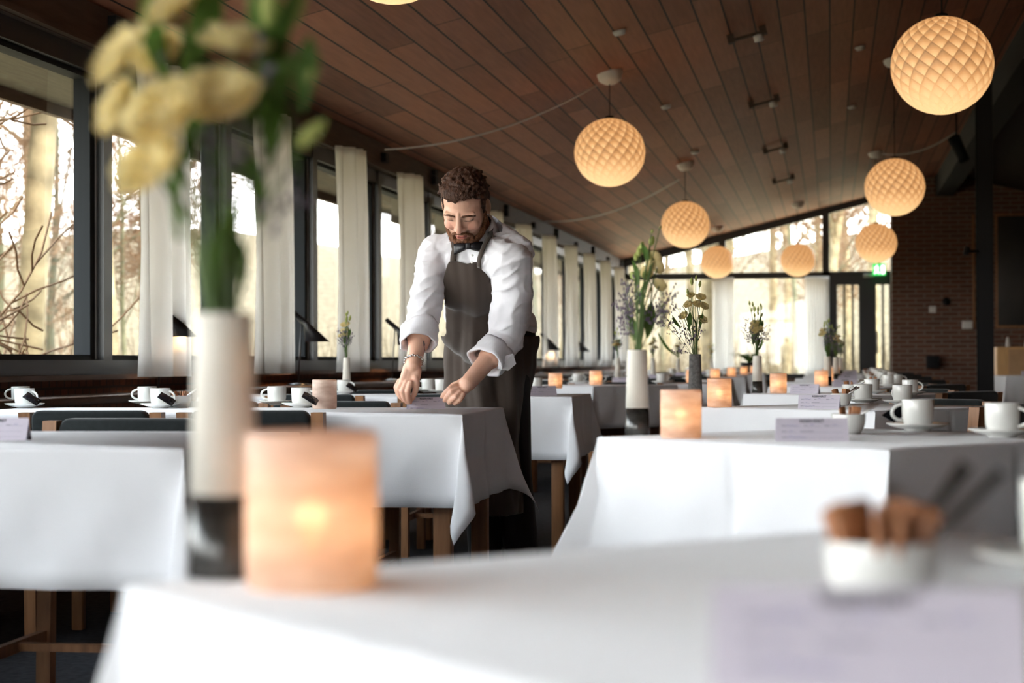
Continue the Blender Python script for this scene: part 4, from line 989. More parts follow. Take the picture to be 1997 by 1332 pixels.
# ------------------------------------------------------------------ the waiter
from mathutils.bvhtree import BVHTree
BASE = Vector((*c2w(.0, 6.80, 0).to_2d(), 0))
person = empty('person', BASE, 'bearded waiter in white shirt, bow tie and dark apron leaning over a table', 'person')
def Pw(px, py, d): return Q(px, py, d) - BASE
class Vol(MB):
    def cap(s, a, b, ra, rb, n=16):
        a, b = Vector(a), Vector(b); ax = (b - a); L = ax.length; ax = ax.normalized(); o_ = ax.orthogonal().normalized(); p_ = ax.cross(o_)
        vs = []; rows = []
        for i in range(5): th = PI / 2 * i / 4; rows.append((a - ax * ra * math.cos(th), ra * math.sin(th)))
        for i in range(1, 5): th = PI / 2 * i / 4; rows.append((b + ax * rb * math.sin(th), rb * math.cos(th)))
        rows.insert(5, (b, rb))
        for c, r in rows:
            r = max(r, 1e-4)
            for j in range(n): t = 2 * PI * j / n; vs.append(c + (o_ * math.cos(t) + p_ * math.sin(t)) * r)
        k = len(rows); s.add(vs, [(i * n + j, i * n + (j + 1) % n, (i + 1) * n + (j + 1) % n, (i + 1) * n + j) for i in range(k - 1) for j in range(n)] + [tuple(reversed(range(n))), tuple((k - 1) * n + j for j in range(n))], True); return s
    def chain(s, pts, rads):
        for i in range(len(pts) - 1): s.cap(pts[i], pts[i + 1], rads[i], rads[i + 1])
        return s
    def ell(s, c, rx, ry, rz, M_=None, n=24, m=16):
        c = Vector(c); vs = []; fs = []
        for i in range(m + 1):
            th = PI * i / m
            for j in range(n):
                v = Vector((math.sin(th) * math.cos(2 * PI * j / n) * rx, math.sin(th) * math.sin(2 * PI * j / n) * ry, math.cos(th) * rz)); vs.append(c + (M_ @ v if M_ is not None else v))
        for i in range(m):
            for j in range(n): fs.append((i * n + j, (i + 1) * n + j, (i + 1) * n + (j + 1) % n, i * n + (j + 1) % n))
        s.add(vs, fs, True); return s
    def fuse(s, name, voxel, smooth=4, fac=.5, disp=None):
        bm = bmesh.new(); me = bpy.data.meshes.new('tmp'); me.from_pydata(s.v, [], s.f); bm.from_mesh(me)
        bmesh.ops.remove_doubles(bm, verts=bm.verts, dist=2e-4); bmesh.ops.recalc_face_normals(bm, faces=bm.faces); bm.to_mesh(me); bm.free()
        o = bpy.data.objects.new('tmp', me); COL.objects.link(o)
        r = o.modifiers.new('r', 'REMESH'); r.mode = 'VOXEL'; r.voxel_size = voxel
        sm = o.modifiers.new('s', 'SMOOTH'); sm.iterations = smooth; sm.factor = fac
        bpy.context.view_layer.update(); out = bpy.data.meshes.new_from_object(o.evaluated_get(bpy.context.evaluated_depsgraph_get()))
        bpy.data.objects.remove(o); out.name = name; out.polygons.foreach_set('use_smooth', [True] * len(out.polygons))
        if disp:
            nn = [v.normal.copy() for v in out.vertices]
            for v, q in zip(out.vertices, nn): v.co += q * disp(v.co, q)
            out.update()
        return out
F_ = c2w(0, 1, 0); R_ = c2w(1, 0, 0); U_ = Vector((0, 0, 1))     # away, screen right, up
def V3(r, f, u): return R_ * r + F_ * f + U_ * u
def basis(x, y, z): return Matrix((x, y, z)).transposed()
# joints
shL, shR = Pw(850, 492, 6.50), Pw(1003, 512, 6.34)
elL, wrL = Pw(826, 612, 6.36), Pw(806, 712, 6.23)
elR, wrR = Pw(988, 660, 6.42), Pw(912, 748, 6.24)
neck, chest, belly, pelvis = Pw(931, 462, 6.46), Pw(935, 530, 6.50), Pw(945, 600, 6.62), Pw(962, 668, 6.76)
hipL, hipR = Pw(920, 705, 6.80), Pw(982, 705, 6.72)
kneeL, kneeR = V3(-.11, .04, .48), V3(.0, -.02, .48)
kneeL = Vector((kneeL.x, kneeL.y, .48)); kneeR = Vector((kneeR.x, kneeR.y, .48))
ankL, ankR = V3(-.10, .06, .09), V3(.045, .0, .09)
# head frame
yaw, pitch, roll = R(-13), R(39), R(-3)
fwd = Matrix.Rotation(yaw, 3, 'Z') @ (-F_)                          # faces the camera, a bit to screen left
hx = fwd.cross(U_).normalized() * -1                                # person's left = screen right
hx = (Matrix.Rotation(roll, 3, fwd) @ hx).normalized()
hy = (Matrix.Rotation(-pitch, 3, hx * -1) @ fwd); 
if hy.z > 0: hy = Matrix.Rotation(pitch, 3, hx * -1) @ fwd
hz = hx.cross(hy); 
if hz.z < 0: hz = -hz
HB = basis(hx, hy, hz); HO = Pw(908, 400, 6.34)
def H(x, y, z): return HO + HB @ Vector((x, y, z))
body = Vol()
# head
body.ell(H(0, -.012, .028), .074, .092, .088, HB); body.ell(H(0, .033, -.015), .069, .060, .080, HB); body.ell(H(0, .028, -.062), .060, .058, .048, HB)
body.ell(H(0, .062, -.088), .028, .026, .022, HB)                                                   # chin
for s in (-1, 1):
    body.ell(H(s * .036, .066, -.030), .026, .022, .024, HB)                                          # cheek
    body.ell(H(s * .033, .079, .004), .0155, .012, .0125, HB)                                         # lid
    body.cap(H(s * .014, .0865, .014), H(s * .050, .074, .016), .0075, .006)                           # brow ridge
    body.ell(H(s * .078, -.008, -.008), .008, .018, .032, HB @ Matrix.Rotation(s * R(18), 3, 'Z'))    # ear
    body.ell(H(s * .013, .098, -.034), .009, .010, .008, HB)                                          # nostril wing
    body.cap(H(s * .010, .093, -.066), H(s * .024, .084, -.064), .0065, .004)                         # lips
body.cap(H(0, .088, .018), H(0, .110, -.028), .008, .0115); body.ell(H(0, .112, -.031), .0115, .011, .010, HB)
body.cap(H(-.009, .096, -.060), H(.009, .096, -.060), .0055, .0055); body.cap(H(-.010, .093, -.070), H(.010, .093, -.070), .007, .007)
# neck, torso
body.chain([H(0, -.035, -.04), neck, neck.lerp(chest, .4)], [.056, .058, .064])
body.chain([shL, neck.lerp(chest, .35), shR], [.048, .060, .048])
TB = basis(R_, F_, U_)
body.ell(chest, .165, .105, .15, TB); body.ell(belly, .138, .10, .16, TB); body.ell(pelvis, .145, .105, .12, TB)
for a, b, c, d, e in ((hipL, kneeL, ankL, -.1, 0), (hipR, kneeR, ankR, .07, 0)):
    body.chain([a, b, c], [.090, .058, .038])
    body.cap(c + Vector((0, 0, -.045)), c + Vector((0, 0, -.045)) - F_ * .15, .035, .032)
# arms
body.chain([shL, elL, wrL], [.046, .036, .027]); body.chain([shR, elR, wrR], [.046, .038, .028])
body.ell(elL.lerp(wrL, .45), .041, .039, .060, basis(R_, F_, U_)); body.cap(elR, elR.lerp(wrR, .45), .044, .040)
# hands: palm then five fingers, thumbs leaving the side of the palm
def hand(wr, kn, nrm_, fingers, thumb, w=.038):
    ax = (kn - wr).normalized(); sd = ax.cross(nrm_).normalized()
    for t in (-.9, -.3, .3, .9): body.cap(wr + sd * .018 * t + ax * .012, kn + sd * w * .62 * t - ax * .012, .0165, .0135)
    for f, rr in fingers: body.chain(f, rr)
    body.chain(*thumb)
# screen-left hand: fingers hang down to the card's left end
D1 = 6.23
kL = Pw(789, 748, D1 - .005)
fr4 = [.0105, .0098, .0088, .0078]
hand(wrL, Pw(797, 748, D1), -F_, [
    ([Pw(801, 747, D1 - .02), Pw(795, 763, D1 - .03), Pw(796, 776, D1 - .015), Pw(799, 785, D1)], fr4),
    ([Pw(793, 747, D1 - .012), Pw(785, 763, D1 - .025), Pw(788, 777, D1 - .01), Pw(794, 785, D1 + .004)], fr4),
    ([Pw(785, 746, D1), Pw(777, 760, D1 - .01), Pw(781, 773, D1 + .004), Pw(787, 781, D1 + .016)], fr4),
    ([Pw(779, 743, D1 + .012), Pw(772, 755, D1 + .006), Pw(775, 767, D1 + .016), Pw(780, 775, D1 + .026)], [.0095, .0088, .0078, .0070])],
    ([Pw(808, 728, D1), Pw(812, 748, D1 - .012), Pw(810, 763, D1 - .006), Pw(804, 777, D1 + .002)], [.0145, .0125, .0105, .0085]))
# screen-right hand: fingers point left toward the card's right end
D2 = 6.24
hand(wrR, Pw(890, 762, D2), V3(.2, -.6, .8).normalized(), [
    ([Pw(889, 752, D2 - .005), Pw(877, 758, D2 - .02), Pw(868, 766, D2 - .012), Pw(862, 774, D2)], fr4),
    ([Pw(892, 760, D2 - .02), Pw(880, 766, D2 - .035), Pw(872, 774, D2 - .028), Pw(867, 781, D2 - .015)], fr4),
    ([Pw(897, 766, D2 - .03), Pw(888, 775, D2 - .045), Pw(880, 781, D2 - .035), Pw(876, 786, D2 - .02)], fr4),
    ([Pw(903, 770, D2 - .035), Pw(897, 780, D2 - .045), Pw(890, 785, D2 - .035), Pw(887, 788, D2 - .022)], [.0095, .0088, .0078, .0070])],
    ([Pw(903, 746, D2 + .012), Pw(885, 752, D2 + .022), Pw(872, 763, D2 + .018), Pw(864, 771, D2 + .010)], [.0145, .0125, .0105, .0085]))
def skin_mat():
    m = bpy.data.materials.new('skin'); m.use_nodes = True; n = m.node_tree.nodes; l = m.node_tree.links; p = n['Principled BSDF']
    a = n.new('ShaderNodeVertexColor'); a.layer_name = 'tint'; l.new(a.outputs[0], p.inputs['Base Color']); p.inputs['Roughness'].default_value = .5
    p.inputs['Subsurface Weight'].default_value = .12; p.inputs['Subsurface Radius'].default_value = (.012, .005, .003); p.inputs['Subsurface Scale'].default_value = 1.0
    ns = n.new('ShaderNodeTexNoise'); ns.inputs['Scale'].default_value = 300; t = n.new('ShaderNodeTexCoord'); l.new(t.outputs['Object'], ns.inputs['Vector'])
    bp = n.new('ShaderNodeBump'); bp.inputs['Strength'].default_value = .15; bp.inputs['Distance'].default_value = .002; l.new(ns.outputs[0], bp.inputs['Height']); l.new(bp.outputs[0], p.inputs['Normal']); return m
bme = body.fuse('body', .0032, 3, .5); bme.materials.append(skin_mat())
ca = bme.color_attributes.new('tint', 'FLOAT_COLOR', 'POINT'); HI = HB.inverted(); cols = []
SK, RED, BEARD, BROW, LIP, NAIL = Vector((.72, .42, .30)), Vector((.74, .30, .21)), Vector((.24, .10, .05)), Vector((.10, .045, .025)), Vector((.52, .17, .13)), Vector((.70, .42, .34))
def sst(a, b, x): x = max(0, min(1, (x - a) / (b - a))); return x * x * (3 - 2 * x)
for v in bme.vertices:
    q = HI @ (v.co - HO); c = SK.copy()
    if q.length < .16:
        x, y, z = abs(q.x), q.y, q.z
        nz = mnoise.noise(q * 90) * .5 + .5
        if y > .04: c = c.lerp(RED, .35 * sst(.03, .012, math.hypot(x - .040, z + .030)) + .30 * sst(.016, .006, math.hypot(x, z + .032)))
        # beard over jaw, moustache, sideburns
        jaw = sst(-.048, -.066, z + .012 * sst(.05, .02, x) - .020 * sst(.052, .066, x)) * sst(-.045, -.02, y)
        mous = sst(.030, .022, x) * sst(.006, .003, abs(z + .052)) * (y > .07)
        side = sst(.060, .067, x) * (1 if -.07 < z < .04 else 0) * sst(-.02, .0, y) * sst(.055, .035, y)
        lipm = (x < .021 and abs(z + .065) < .0075 and y > .080)
        b = max(jaw, mous * .8, side * .9) * (.62 + .38 * nz)
        if not lipm: c = c.lerp(BEARD, min(1, b))
        else: c = LIP.copy(); c = c.lerp(Vector((.12, .03, .03)), sst(.0022, .0008, abs(z + .0650 - .05 * x)))
        br = sst(.0040, .0022, abs(z - .0130 - .005 * math.sin(min(1, max(0, (x - .012) / .04)) * 3.0) )) * (1 if .013 < x < .056 else 0) * (y > .05)
        c = c.lerp(BROW, .0 * br)
        lash = sst(.0026, .0012, abs(z + .0045 + .004 * sst(.01, .02, abs(x - .033)) * -1)) * (1 if .019 < x < .048 else 0) * (y > .06)
        c = c.lerp(Vector((.05, .02, .015)), .9 * lash)
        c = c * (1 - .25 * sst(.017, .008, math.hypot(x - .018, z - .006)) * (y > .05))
    cols += [c.x, c.y, c.z, 1]
ca.data.foreach_set('color', cols)
bo = link('body', bme, person)
eb = Vol()
for s in (-1, 1): eb.chain([H(s * .014, .0940, .0165), H(s * .034, .0895, .0185), H(s * .055, .0740, .0080)], [.0034, .0036, .0022])
ebm = eb.fuse('eyebrows', .0014, 2, .4, lambda c, n: .0006 * mnoise.noise(c * 400)); ebm.materials.append(M_hair := mat('brown_eyebrows', (.09, .038, .02), .7, .2)); link('eyebrows', ebm, person)
bd = Vol()
for s in (-1, 1):
    bd.chain([H(s * .073, .006, -.018), H(s * .0705, .018, -.050), H(s * .060, .036, -.084), H(s * .036, .058, -.106), H(0, .070, -.114)], [.0040, .0072, .010, .0125, .015])
    bd.chain([H(s * .066, .030, -.060), H(s * .050, .052, -.088), H(s * .024, .072, -.098)], [.005, .0105, .012])
    bd.chain([H(s * .003, .0985, -.052), H(s * .020, .0930, -.054), H(s * .033, .079, -.068), H(s * .032, .070, -.090)], [.0045, .0050, .0060, .009])
bd.chain([H(-.012, .079, -.092), H(.012, .079, -.092)], [.010, .010])
bdm = bd.fuse('beard', .0026, 2, .4, lambda c, n: .0014 * mnoise.noise(c * 160) + .0010 * mnoise.noise(c * 330)); bdm.materials.append(mat('reddish_beard', (.19, .082, .042), .7, .2, var=.45, vscale=160, bump=.6, bscale=400)); link('beard', bdm, person)
# hair
hair = Vol(); rh_ = random.Random(3)
hair.ell(H(0, -.018, .036), .080, .096, .086, HB); hair.ell(H(0, -.045, .0), .078, .066, .075, HB); hair.ell(H(-.008, .026, .085), .064, .056, .030, HB); hair.ell(H(-.004, .050, .078), .056, .034, .022, HB)
for s in (-1, 1): hair.cap(H(s * .071, .012, .035), H(s * .070, .014, -.022), .008, .005)
for k in range(150):
    a = rh_.uniform(-PI, PI); e = rh_.uniform(.25, 1.45); x, y, z = math.cos(a) * math.cos(e) * .077, math.sin(a) * math.cos(e) * .090 - .010, math.sin(e) * .082 + .040
    if y > .055 and z < .070: continue
    t1 = Vector((rh_.uniform(-1, 1), rh_.uniform(-.3, 1), rh_.uniform(-.5, .3))).normalized() * .016; o3 = Vector((x, y, z - .04)).normalized() * .006; q0 = Vector((x, y, z))
    hair.chain([H(*(q0 - t1)), H(*(q0 + o3)), H(*(q0 + t1))], [.0045, .0065, .0045])
hme = hair.fuse('hair', .0030, 2, .4, lambda c, n: .0022 * mnoise.noise(c * 90) + .0014 * mnoise.noise(c * 220))
bm = bmesh.new(); bm.from_mesh(hme)
kill = []
for f in bm.faces:
    q = HI @ (f.calc_center_median() - HO); x, y, z = abs(q.x), q.y, q.z
    line = .066 + .010 * math.sin(q.x * 60) + .004 * math.sin(q.x * 200)
    if (y > .030 and z < line - .35 * (max(0, .05 - y)) * 1) and not (x > .068 and y < .038): kill.append(f)
    elif z < -.055: kill.append(f)
    elif x > .066 and z < -.012 and y > -.030: kill.append(f)
bmesh.ops.delete(bm, geom=kill, context='FACES'); bm.to_mesh(hme); bm.free()
M['hair'] = mat('dark_brown_hair', (.060, .024, .012), .55, .3, var=.5, vscale=90, bump=.6, bscale=300, stretch=(1, 1, .4)); hme.materials.append(M['hair']); link('hair', hme, person)

# shirt ----------------------------------------------------------------
M['shirt'] = mat('white_shirt', (.80, .79, .83), .75, .25, bump=.05, bscale=900, sheen=.15)
def folds(c, n):
    q = c + BASE; v = mnoise.noise(Vector((q.x * 7 + q.z * 5, q.y * 9, q.z * 15 - q.x * 9))); w2_ = mnoise.noise(Vector((q.x * 20, q.y * 20, q.z * 30 + q.x * 14)))
    u_ = mnoise.noise(Vector((q.x * 11 + q.z * 8, q.y * 6, q.z * 26 - q.x * 14 + 5)))
    return .0052 * max(0, 1 - abs(v) * 2.6) ** 1.3 + .0038 * max(0, 1 - abs(u_) * 3.0) ** 1.3 + .001 * w2_ - .003
shirt = Vol()
shirt.ell(chest + V3(.01, .0, .01), .172, .118, .158, TB); shirt.ell(belly + V3(.012, .01, 0), .160, .125, .165, TB); shirt.ell(pelvis + V3(.012, .01, .06), .150, .118, .10, TB)
shirt.chain([shL + V3(.01, 0, -.005), neck.lerp(chest, .42), shR + V3(-.01, .0, -.005)], [.066, .085, .070]); shirt.cap(Pw(950, 452, 6.50), Pw(1008, 492, 6.42), .060, .062); shirt.ell(Pw(890, 490, 6.52), .09, .07, .07, TB)
cufL, cufR = elL.lerp(wrL, .42), elR.lerp(wrR, .40)
shirt.chain([shL, elL.lerp(shL, .35), elL, cufL], [.062, .060, .057, .056]); shirt.chain([shR, elR.lerp(shR, .4), elR, cufR], [.068, .068, .064, .060])
shirt.ell(shR.lerp(elR, .35) + V3(.008, 0, 0), .068, .07, .11, TB)
sme = shirt.fuse('shirt', .0045, 8, .5)
bsm = BVHTree.FromPolygons([v.co.copy() for v in sme.vertices], [tuple(q.vertices) for q in sme.polygons])
nn_ = [v.normal.copy() for v in sme.vertices]
for v, q in zip(sme.vertices, nn_): v.co += q * folds(v.co, q)
sme.update(); sme.materials.append(M['shirt'])
bm = bmesh.new(); bm.from_mesh(sme)
nkd = (H(0, -.035, -.04) - neck).normalized(); axL, axR = (wrL - elL).normalized(), (wrR - elR).normalized(); kill = []
for f in bm.faces:
    c = f.calc_center_median()
    if (c - cufL).dot(axL) > .010 and (c - cufL).length < .09: kill.append(f)
    elif (c - cufR).dot(axR) > .010 and (c - cufR).length < .10: kill.append(f)
    elif (c - neck).dot(nkd) > .02 and (c - neck).length < .10: kill.append(f)
bmesh.ops.delete(bm, geom=kill, context='FACES'); bm.to_mesh(sme); bm.free()
so = link('shirt', sme, person)
# rolled cuffs: bands of cloth around the forearms
def cuff(c, ax, r0, r1, L, seed, tail=False):
    rnd = random.Random(seed); o_ = ax.orthogonal().normalized(); p_ = ax.cross(o_); n = 36; mb = MB(); vs = []
    prof = [(-L / 2, r0 * .96), (-L / 2 - .003, r0 + .004), (-L * .3, r0 + .008), (0, (r0 + r1) / 2 + .006), (L * .35, r1 + .008), (L / 2, r1 + .007), (L / 2 + .003, r1 + .002), (L / 2 - .004, r1 - .004), (L * .1, r1 - .008)]
    for k, (h, r) in enumerate(prof):
        for j in range(n):
            t = 2 * PI * j / n; wv = .004 * math.sin(t * 3 + seed + h * 50) + .0025 * math.sin(t * 7 + seed * 2 + h * 90)
            hh = h + .010 * math.sin(t + seed) + .004 * math.sin(2 * t + seed)
            vs.append(c + ax * hh + (o_ * math.cos(t) + p_ * math.sin(t)) * (r + wv))
    mb.add(vs, [(i * n + j, i * n + (j + 1) % n, (i + 1) * n + (j + 1) % n, (i + 1) * n + j) for i in range(len(prof) - 1) for j in range(n)], True)
    return mb
cuff(cufL, axL, .058, .056, .075, 1).build('rolled_cuff', M['shirt'], person)
cuff(cufR, axR, .061, .060, .075, 4).build('rolled_cuff', M['shirt'], person)
tb_ = MB(); q = cufR + V3(.062, -.02, -.032)   # loose cuff tab
tb_.add([q + V3(-.035, -.02, .028), q + V3(.012, -.01, .040), q + V3(.022, .0, .005), q + V3(-.005, -.015, -.018), q + V3(-.04, -.03, -.012)], [(0, 1, 2, 3, 4)]); o = tb_.build('cuff_tab', M['shirt'], person); md = o.modifiers.new('t', 'SOLIDIFY'); md.thickness = .004
# collar
def wrapneck(name, h0, h1, r0, r1, mm, open_=.35, n=36, th=.003, dz=0):
    ax = nkd; fr = (hy - ax * hy.dot(ax)).normalized(); sd = fr.cross(ax); mb = MB(); vs = []
    for (h, r) in ((h0, r0), ((h0 + h1) / 2, (r0 + r1) / 2 + .001), (h1, r1)):
        for j in range(n + 1):
            t = open_ + (2 * PI - 2 * open_) * j / n; e = abs(j / n - .5) * 2
            hh = h - dz * (e ** 4)
            vs.append(neck + ax * hh + (fr * math.cos(t) * 1.0 + sd * math.sin(t)) * r + V3(0, 0, 0))
    k = n + 1; mb.add(vs, [(i * k + j, i * k + j + 1, (i + 1) * k + j + 1, (i + 1) * k + j) for i in range(2) for j in range(n)], True)
    o = mb.build(name, mm, person); md = o.modifiers.new('t', 'SOLIDIFY'); md.thickness = th; return o
wrapneck('collar', -.020, .062, .080, .066, M['shirt'], .05, th=.004, dz=.058)
# bow tie at the throat
M['tie'] = mat('black_satin', (.012, .012, .016), .45, .5)
bt = Pw(914, 480, 6.335); bx, bz = V3(.98, 0, .08).normalized(), U_
wing = MB()
for s in (-1, 1):
    vs = []; n = 8
    for i in range(n + 1):
        u = i / n; hgt = .010 + .011 * u ** .8 * (1 - .15 * u); th = .010 * math.sin(PI * min(1, u + .15)) + .003
        for (a, b) in ((hgt, 0), (hgt * .5, -th), (-hgt * .5, -th * 1.1), (-hgt, 0), (-hgt * .4, th * .5), (hgt * .4, th * .5)): vs.append(bt + bx * (s * (.004 + .046 * u)) + bz * (a - .006 * u) + F_ * (b + .012 * u))
    wing.add(vs, [(i * 6 + j, i * 6 + (j + 1) % 6, (i + 1) * 6 + (j + 1) % 6, (i + 1) * 6 + j) for i in range(n) for j in range(6)] + [tuple(range(6)), tuple(n * 6 + j for j in range(6))], True)
tie = wing.build('bow_tie', M['tie'], person)
MB().bbox(-.009, .009, -.012, .006, -.011, .011, .004, 2, Matrix.Translation(bt) @ basis(bx, F_, bz).to_4x4()).build('knot', M['tie'], tie)
for k, (x, y) in enumerate(((922, 498), (921, 512))):
    MB().ball(Pw(x, y, 6.355), .0045, 10, 6, (1, .4, 1)).build('button', M['china'], so)
# trousers
M['trousers'] = mat('black_trousers', (.012, .011, .012), .8, .2, sheen=.1)
tr_ = Vol(); tr_.ell(pelvis + V3(.004, .005, .005), .156, .124, .125, TB); tr_.ell(pelvis + V3(.004, .01, .05), .148, .120, .07, TB)
for a, b, c in ((hipL, kneeL, ankL), (hipR, kneeR, ankR)): tr_.chain([a + V3(0, 0, -.01), b, c + Vector((0, 0, .0))], [.098, .072, .062])
tm = tr_.fuse('trousers', .009, 4, .5); tm.materials.append(M['trousers']); link('trousers', tm, person)
for c in (ankL, ankR):
    s_ = Vol(); f0 = Vector((c.x, c.y, .045)); s_.ell(f0 - F_ * .02, .046, .07, .045, TB).ell(f0 - F_ * .12 - U_ * .008, .048, .09, .036, TB)
    sm_ = s_.fuse('shoe', .006, 3); 
    for v in sm_.vertices: v.co.z = max(v.co.z, .001)
    sm_.materials.append(M['black']); link('shoe', sm_, person)
# apron: bib moulded on the chest, long skirt wrapped round the hips -----
M['apron'] = mat('dark_brown_apron', (.056, .041, .033), .85, .2, var=.12, vscale=5, bump=.08, bscale=500, sheen=.25)
av = Vol()
av.ell(chest + V3(-.005, -.010, .0), .158, .128, .150, TB); av.ell(belly + V3(-.005, -.010, 0), .158, .138, .20, TB); av.ell(pelvis + V3(-.004, .0, .015), .160, .146, .120, TB)
lev = [(1.02, .146, .136, -.008), (.98, .152, .142, -.013), (.88, .158, .150, -.019), (.75, .147, .155, -.030), (.60, .137, .158, -.038), (.45, .132, .160, -.040), (.33, .130, .160, -.040)]
pc_ = Vector((pelvis.x, pelvis.y, 0)); n = 48; vs = []
for k, (z, rx, ry, ox_) in enumerate(lev):
    cc = pc_ + V3(ox_, -.01 - .004 * k, z)
    for j in range(n):
        t = 2 * PI * j / n; wv = .010 * (k / 5) * math.sin(t * 7 + 1) + .007 * (k / 5) * math.sin(t * 11)
        vs.append(cc + R_ * math.cos(t) * (rx + wv) + F_ * math.sin(t) * (ry + wv))
av.add(vs, [(i * n + j, i * n + (j + 1) % n, (i + 1) * n + (j + 1) % n, (i + 1) * n + j) for i in range(6) for j in range(n)] + [tuple(reversed(range(n))), tuple(6 * n + j for j in range(n))], True)
def afold(c, nn):
    q = c + BASE; k = 1 if c.z < 1.0 else .7
    s = math.sin((q - c2w(0, 6.6, 0)).dot(R_) * 62 + 1.5 * mnoise.noise(q * 4) + c.z * 3); return .0085 * k * s * abs(s) + .006 * mnoise.noise(Vector((q.x * 16, q.y * 16, q.z * 9)))
ame = av.fuse('apron', .0065, 26, .6, lambda c, n: .006 + afold(c, n)); ame.materials.append(M['apron'])
# image-plane outline of the bib turned into room metres (measured across and up on the chest plane)
def RU(px, py, d=6.42): q = Pw(px, py, d); return (q.dot(R_), q.z)
bib = [RU(*p) for p in ((869, 640), (868, 600), (867, 545), (876, 512), (884, 508), (912, 517), (940, 511), (947, 525), (958, 552), (966, 575), (962, 600), (985, 640), (985, 690), (869, 690))]
def inside(x, z, poly):
    c = False
    for i in range(len(poly)):
        (x0, z0), (x1, z1) = poly[i], poly[i - 1]
        if (z0 > z) != (z1 > z) and x < (x1 - x0) * (z - z0) / (z1 - z0) + x0: c = not c
    return c
waist_z = Pw(1000, 645, 6.7).z
bm = bmesh.new(); bm.from_mesh(ame); kill = []
for f in bm.faces:
    c = f.calc_center_median(); r = c.dot(R_); fr = (c - pelvis).dot(F_)
    if c.z > waist_z - .02 + .0:
        # above the waist only the front outline stays
        if not (inside(r, c.z, bib) and f.normal.dot(F_) < .15): 
            kill.append(f)
    elif c.z < .34: kill.append(f)
    elif c.z < waist_z - .02 and (c - pc_).dot(F_) > .10: kill.append(f)
bmesh.ops.delete(bm, geom=kill, context='FACES')
# relax the cut edge
for _ in range(8):
    mv = []
    for v in bm.verts:
        if v.is_boundary:
            nb2 = [e.other_vert(v).co for e in v.link_edges if e.is_boundary]
            if len(nb2) == 2: mv.append((v, (nb2[0] + nb2[1]) / 2))
    for v, t in mv: v.co = v.co.lerp(t, .5)
loose = [v for v in bm.verts if not v.link_faces]; bmesh.ops.delete(bm, geom=loose, context='VERTS')
bm.to_mesh(ame); bm.free(); ao = link('apron', ame, person); md = ao.modifiers.new('t', 'SOLIDIFY'); md.thickness = .003; md.offset = 1
# neck straps
bv = BVHTree.FromPolygons([v.co for v in ame.vertices], [tuple(p.vertices) for p in ame.polygons]); bs = BVHTree.FromPolygons([v.co for v in sme.vertices], [tuple(p.vertices) for p in sme.polygons])
def strap(pts, w=.011):
    mb = MB(); vs = []; P_ = []
    for p in pts:
        h = bsm.find_nearest(p); P_.append((h[0] + h[1] * .011, h[1]) if (h[0] - p).length < .05 else (p, -F_))
    for i, (q, nn) in enumerate(P_):
        t = (P_[min(i + 1, len(P_) - 1)][0] - P_[max(i - 1, 0)][0]).normalized(); s = t.cross(nn).normalized(); vs += [q - s * w, q + s * w]
    mb.add(vs, [(2 * i, 2 * i + 1, 2 * i + 3, 2 * i + 2) for i in range(len(P_) - 1)], True); o = mb.build('neck_strap', M['apron'], ao); md = o.modifiers.new('t', 'SOLIDIFY'); md.thickness = .003; md.offset = 0
def lerp_pts(pts, n=6):
    out = []
    for a, b in zip(pts, pts[1:]): out += [a.lerp(b, i / n) for i in range(n)]
    return out + [pts[-1]]
strap(lerp_pts([Pw(944, 518, 6.36), Pw(950, 490, 6.35), Pw(956, 462, 6.36), Pw(957, 442, 6.38), Pw(953, 424, 6.42), Pw(945, 412, 6.47)]), .009); strap(lerp_pts([Pw(880, 512, 6.38), Pw(880, 495, 6.38), Pw(882, 476, 6.38), Pw(886, 462, 6.40)]))
# bracelet on the screen-left wrist
# small dark tattoo on the inside of the forearm
bsk = BVHTree.FromPolygons([v.co.copy() for v in bme.vertices], [tuple(q.vertices) for q in bme.polygons]); tt = MB(); vs = []
for i, (x, y, w_) in enumerate(((830, 664, .003), (829, 670, .005), (826, 675, .003), (828, 681, .0045), (827, 687, .002))):
    h = bsk.find_nearest(Pw(x, y, 6.26)); q = h[0] + h[1] * .0006; vs += [q - h[1].cross(axL) * w_, q + h[1].cross(axL) * w_]
tt.add(vs, [(2 * i, 2 * i + 1, 2 * i + 3, 2 * i + 2) for i in range(4)], True); tt.build('tattoo', mat('tattoo_ink', (.07, .06, .07), .6), person)
br_ = MB(); c = elL.lerp(wrL, .93); o_ = axL.orthogonal().normalized(); p_ = axL.cross(o_)
for j in range(26): t = 2 * PI * j / 26; br_.ball(c + (o_ * math.cos(t) + p_ * math.sin(t)) * .0315 + axL * (.004 * math.sin(t) + .0015 * (-1) ** j), .0042, 8, 6)
br_.build('bracelet', M['silver'], person)

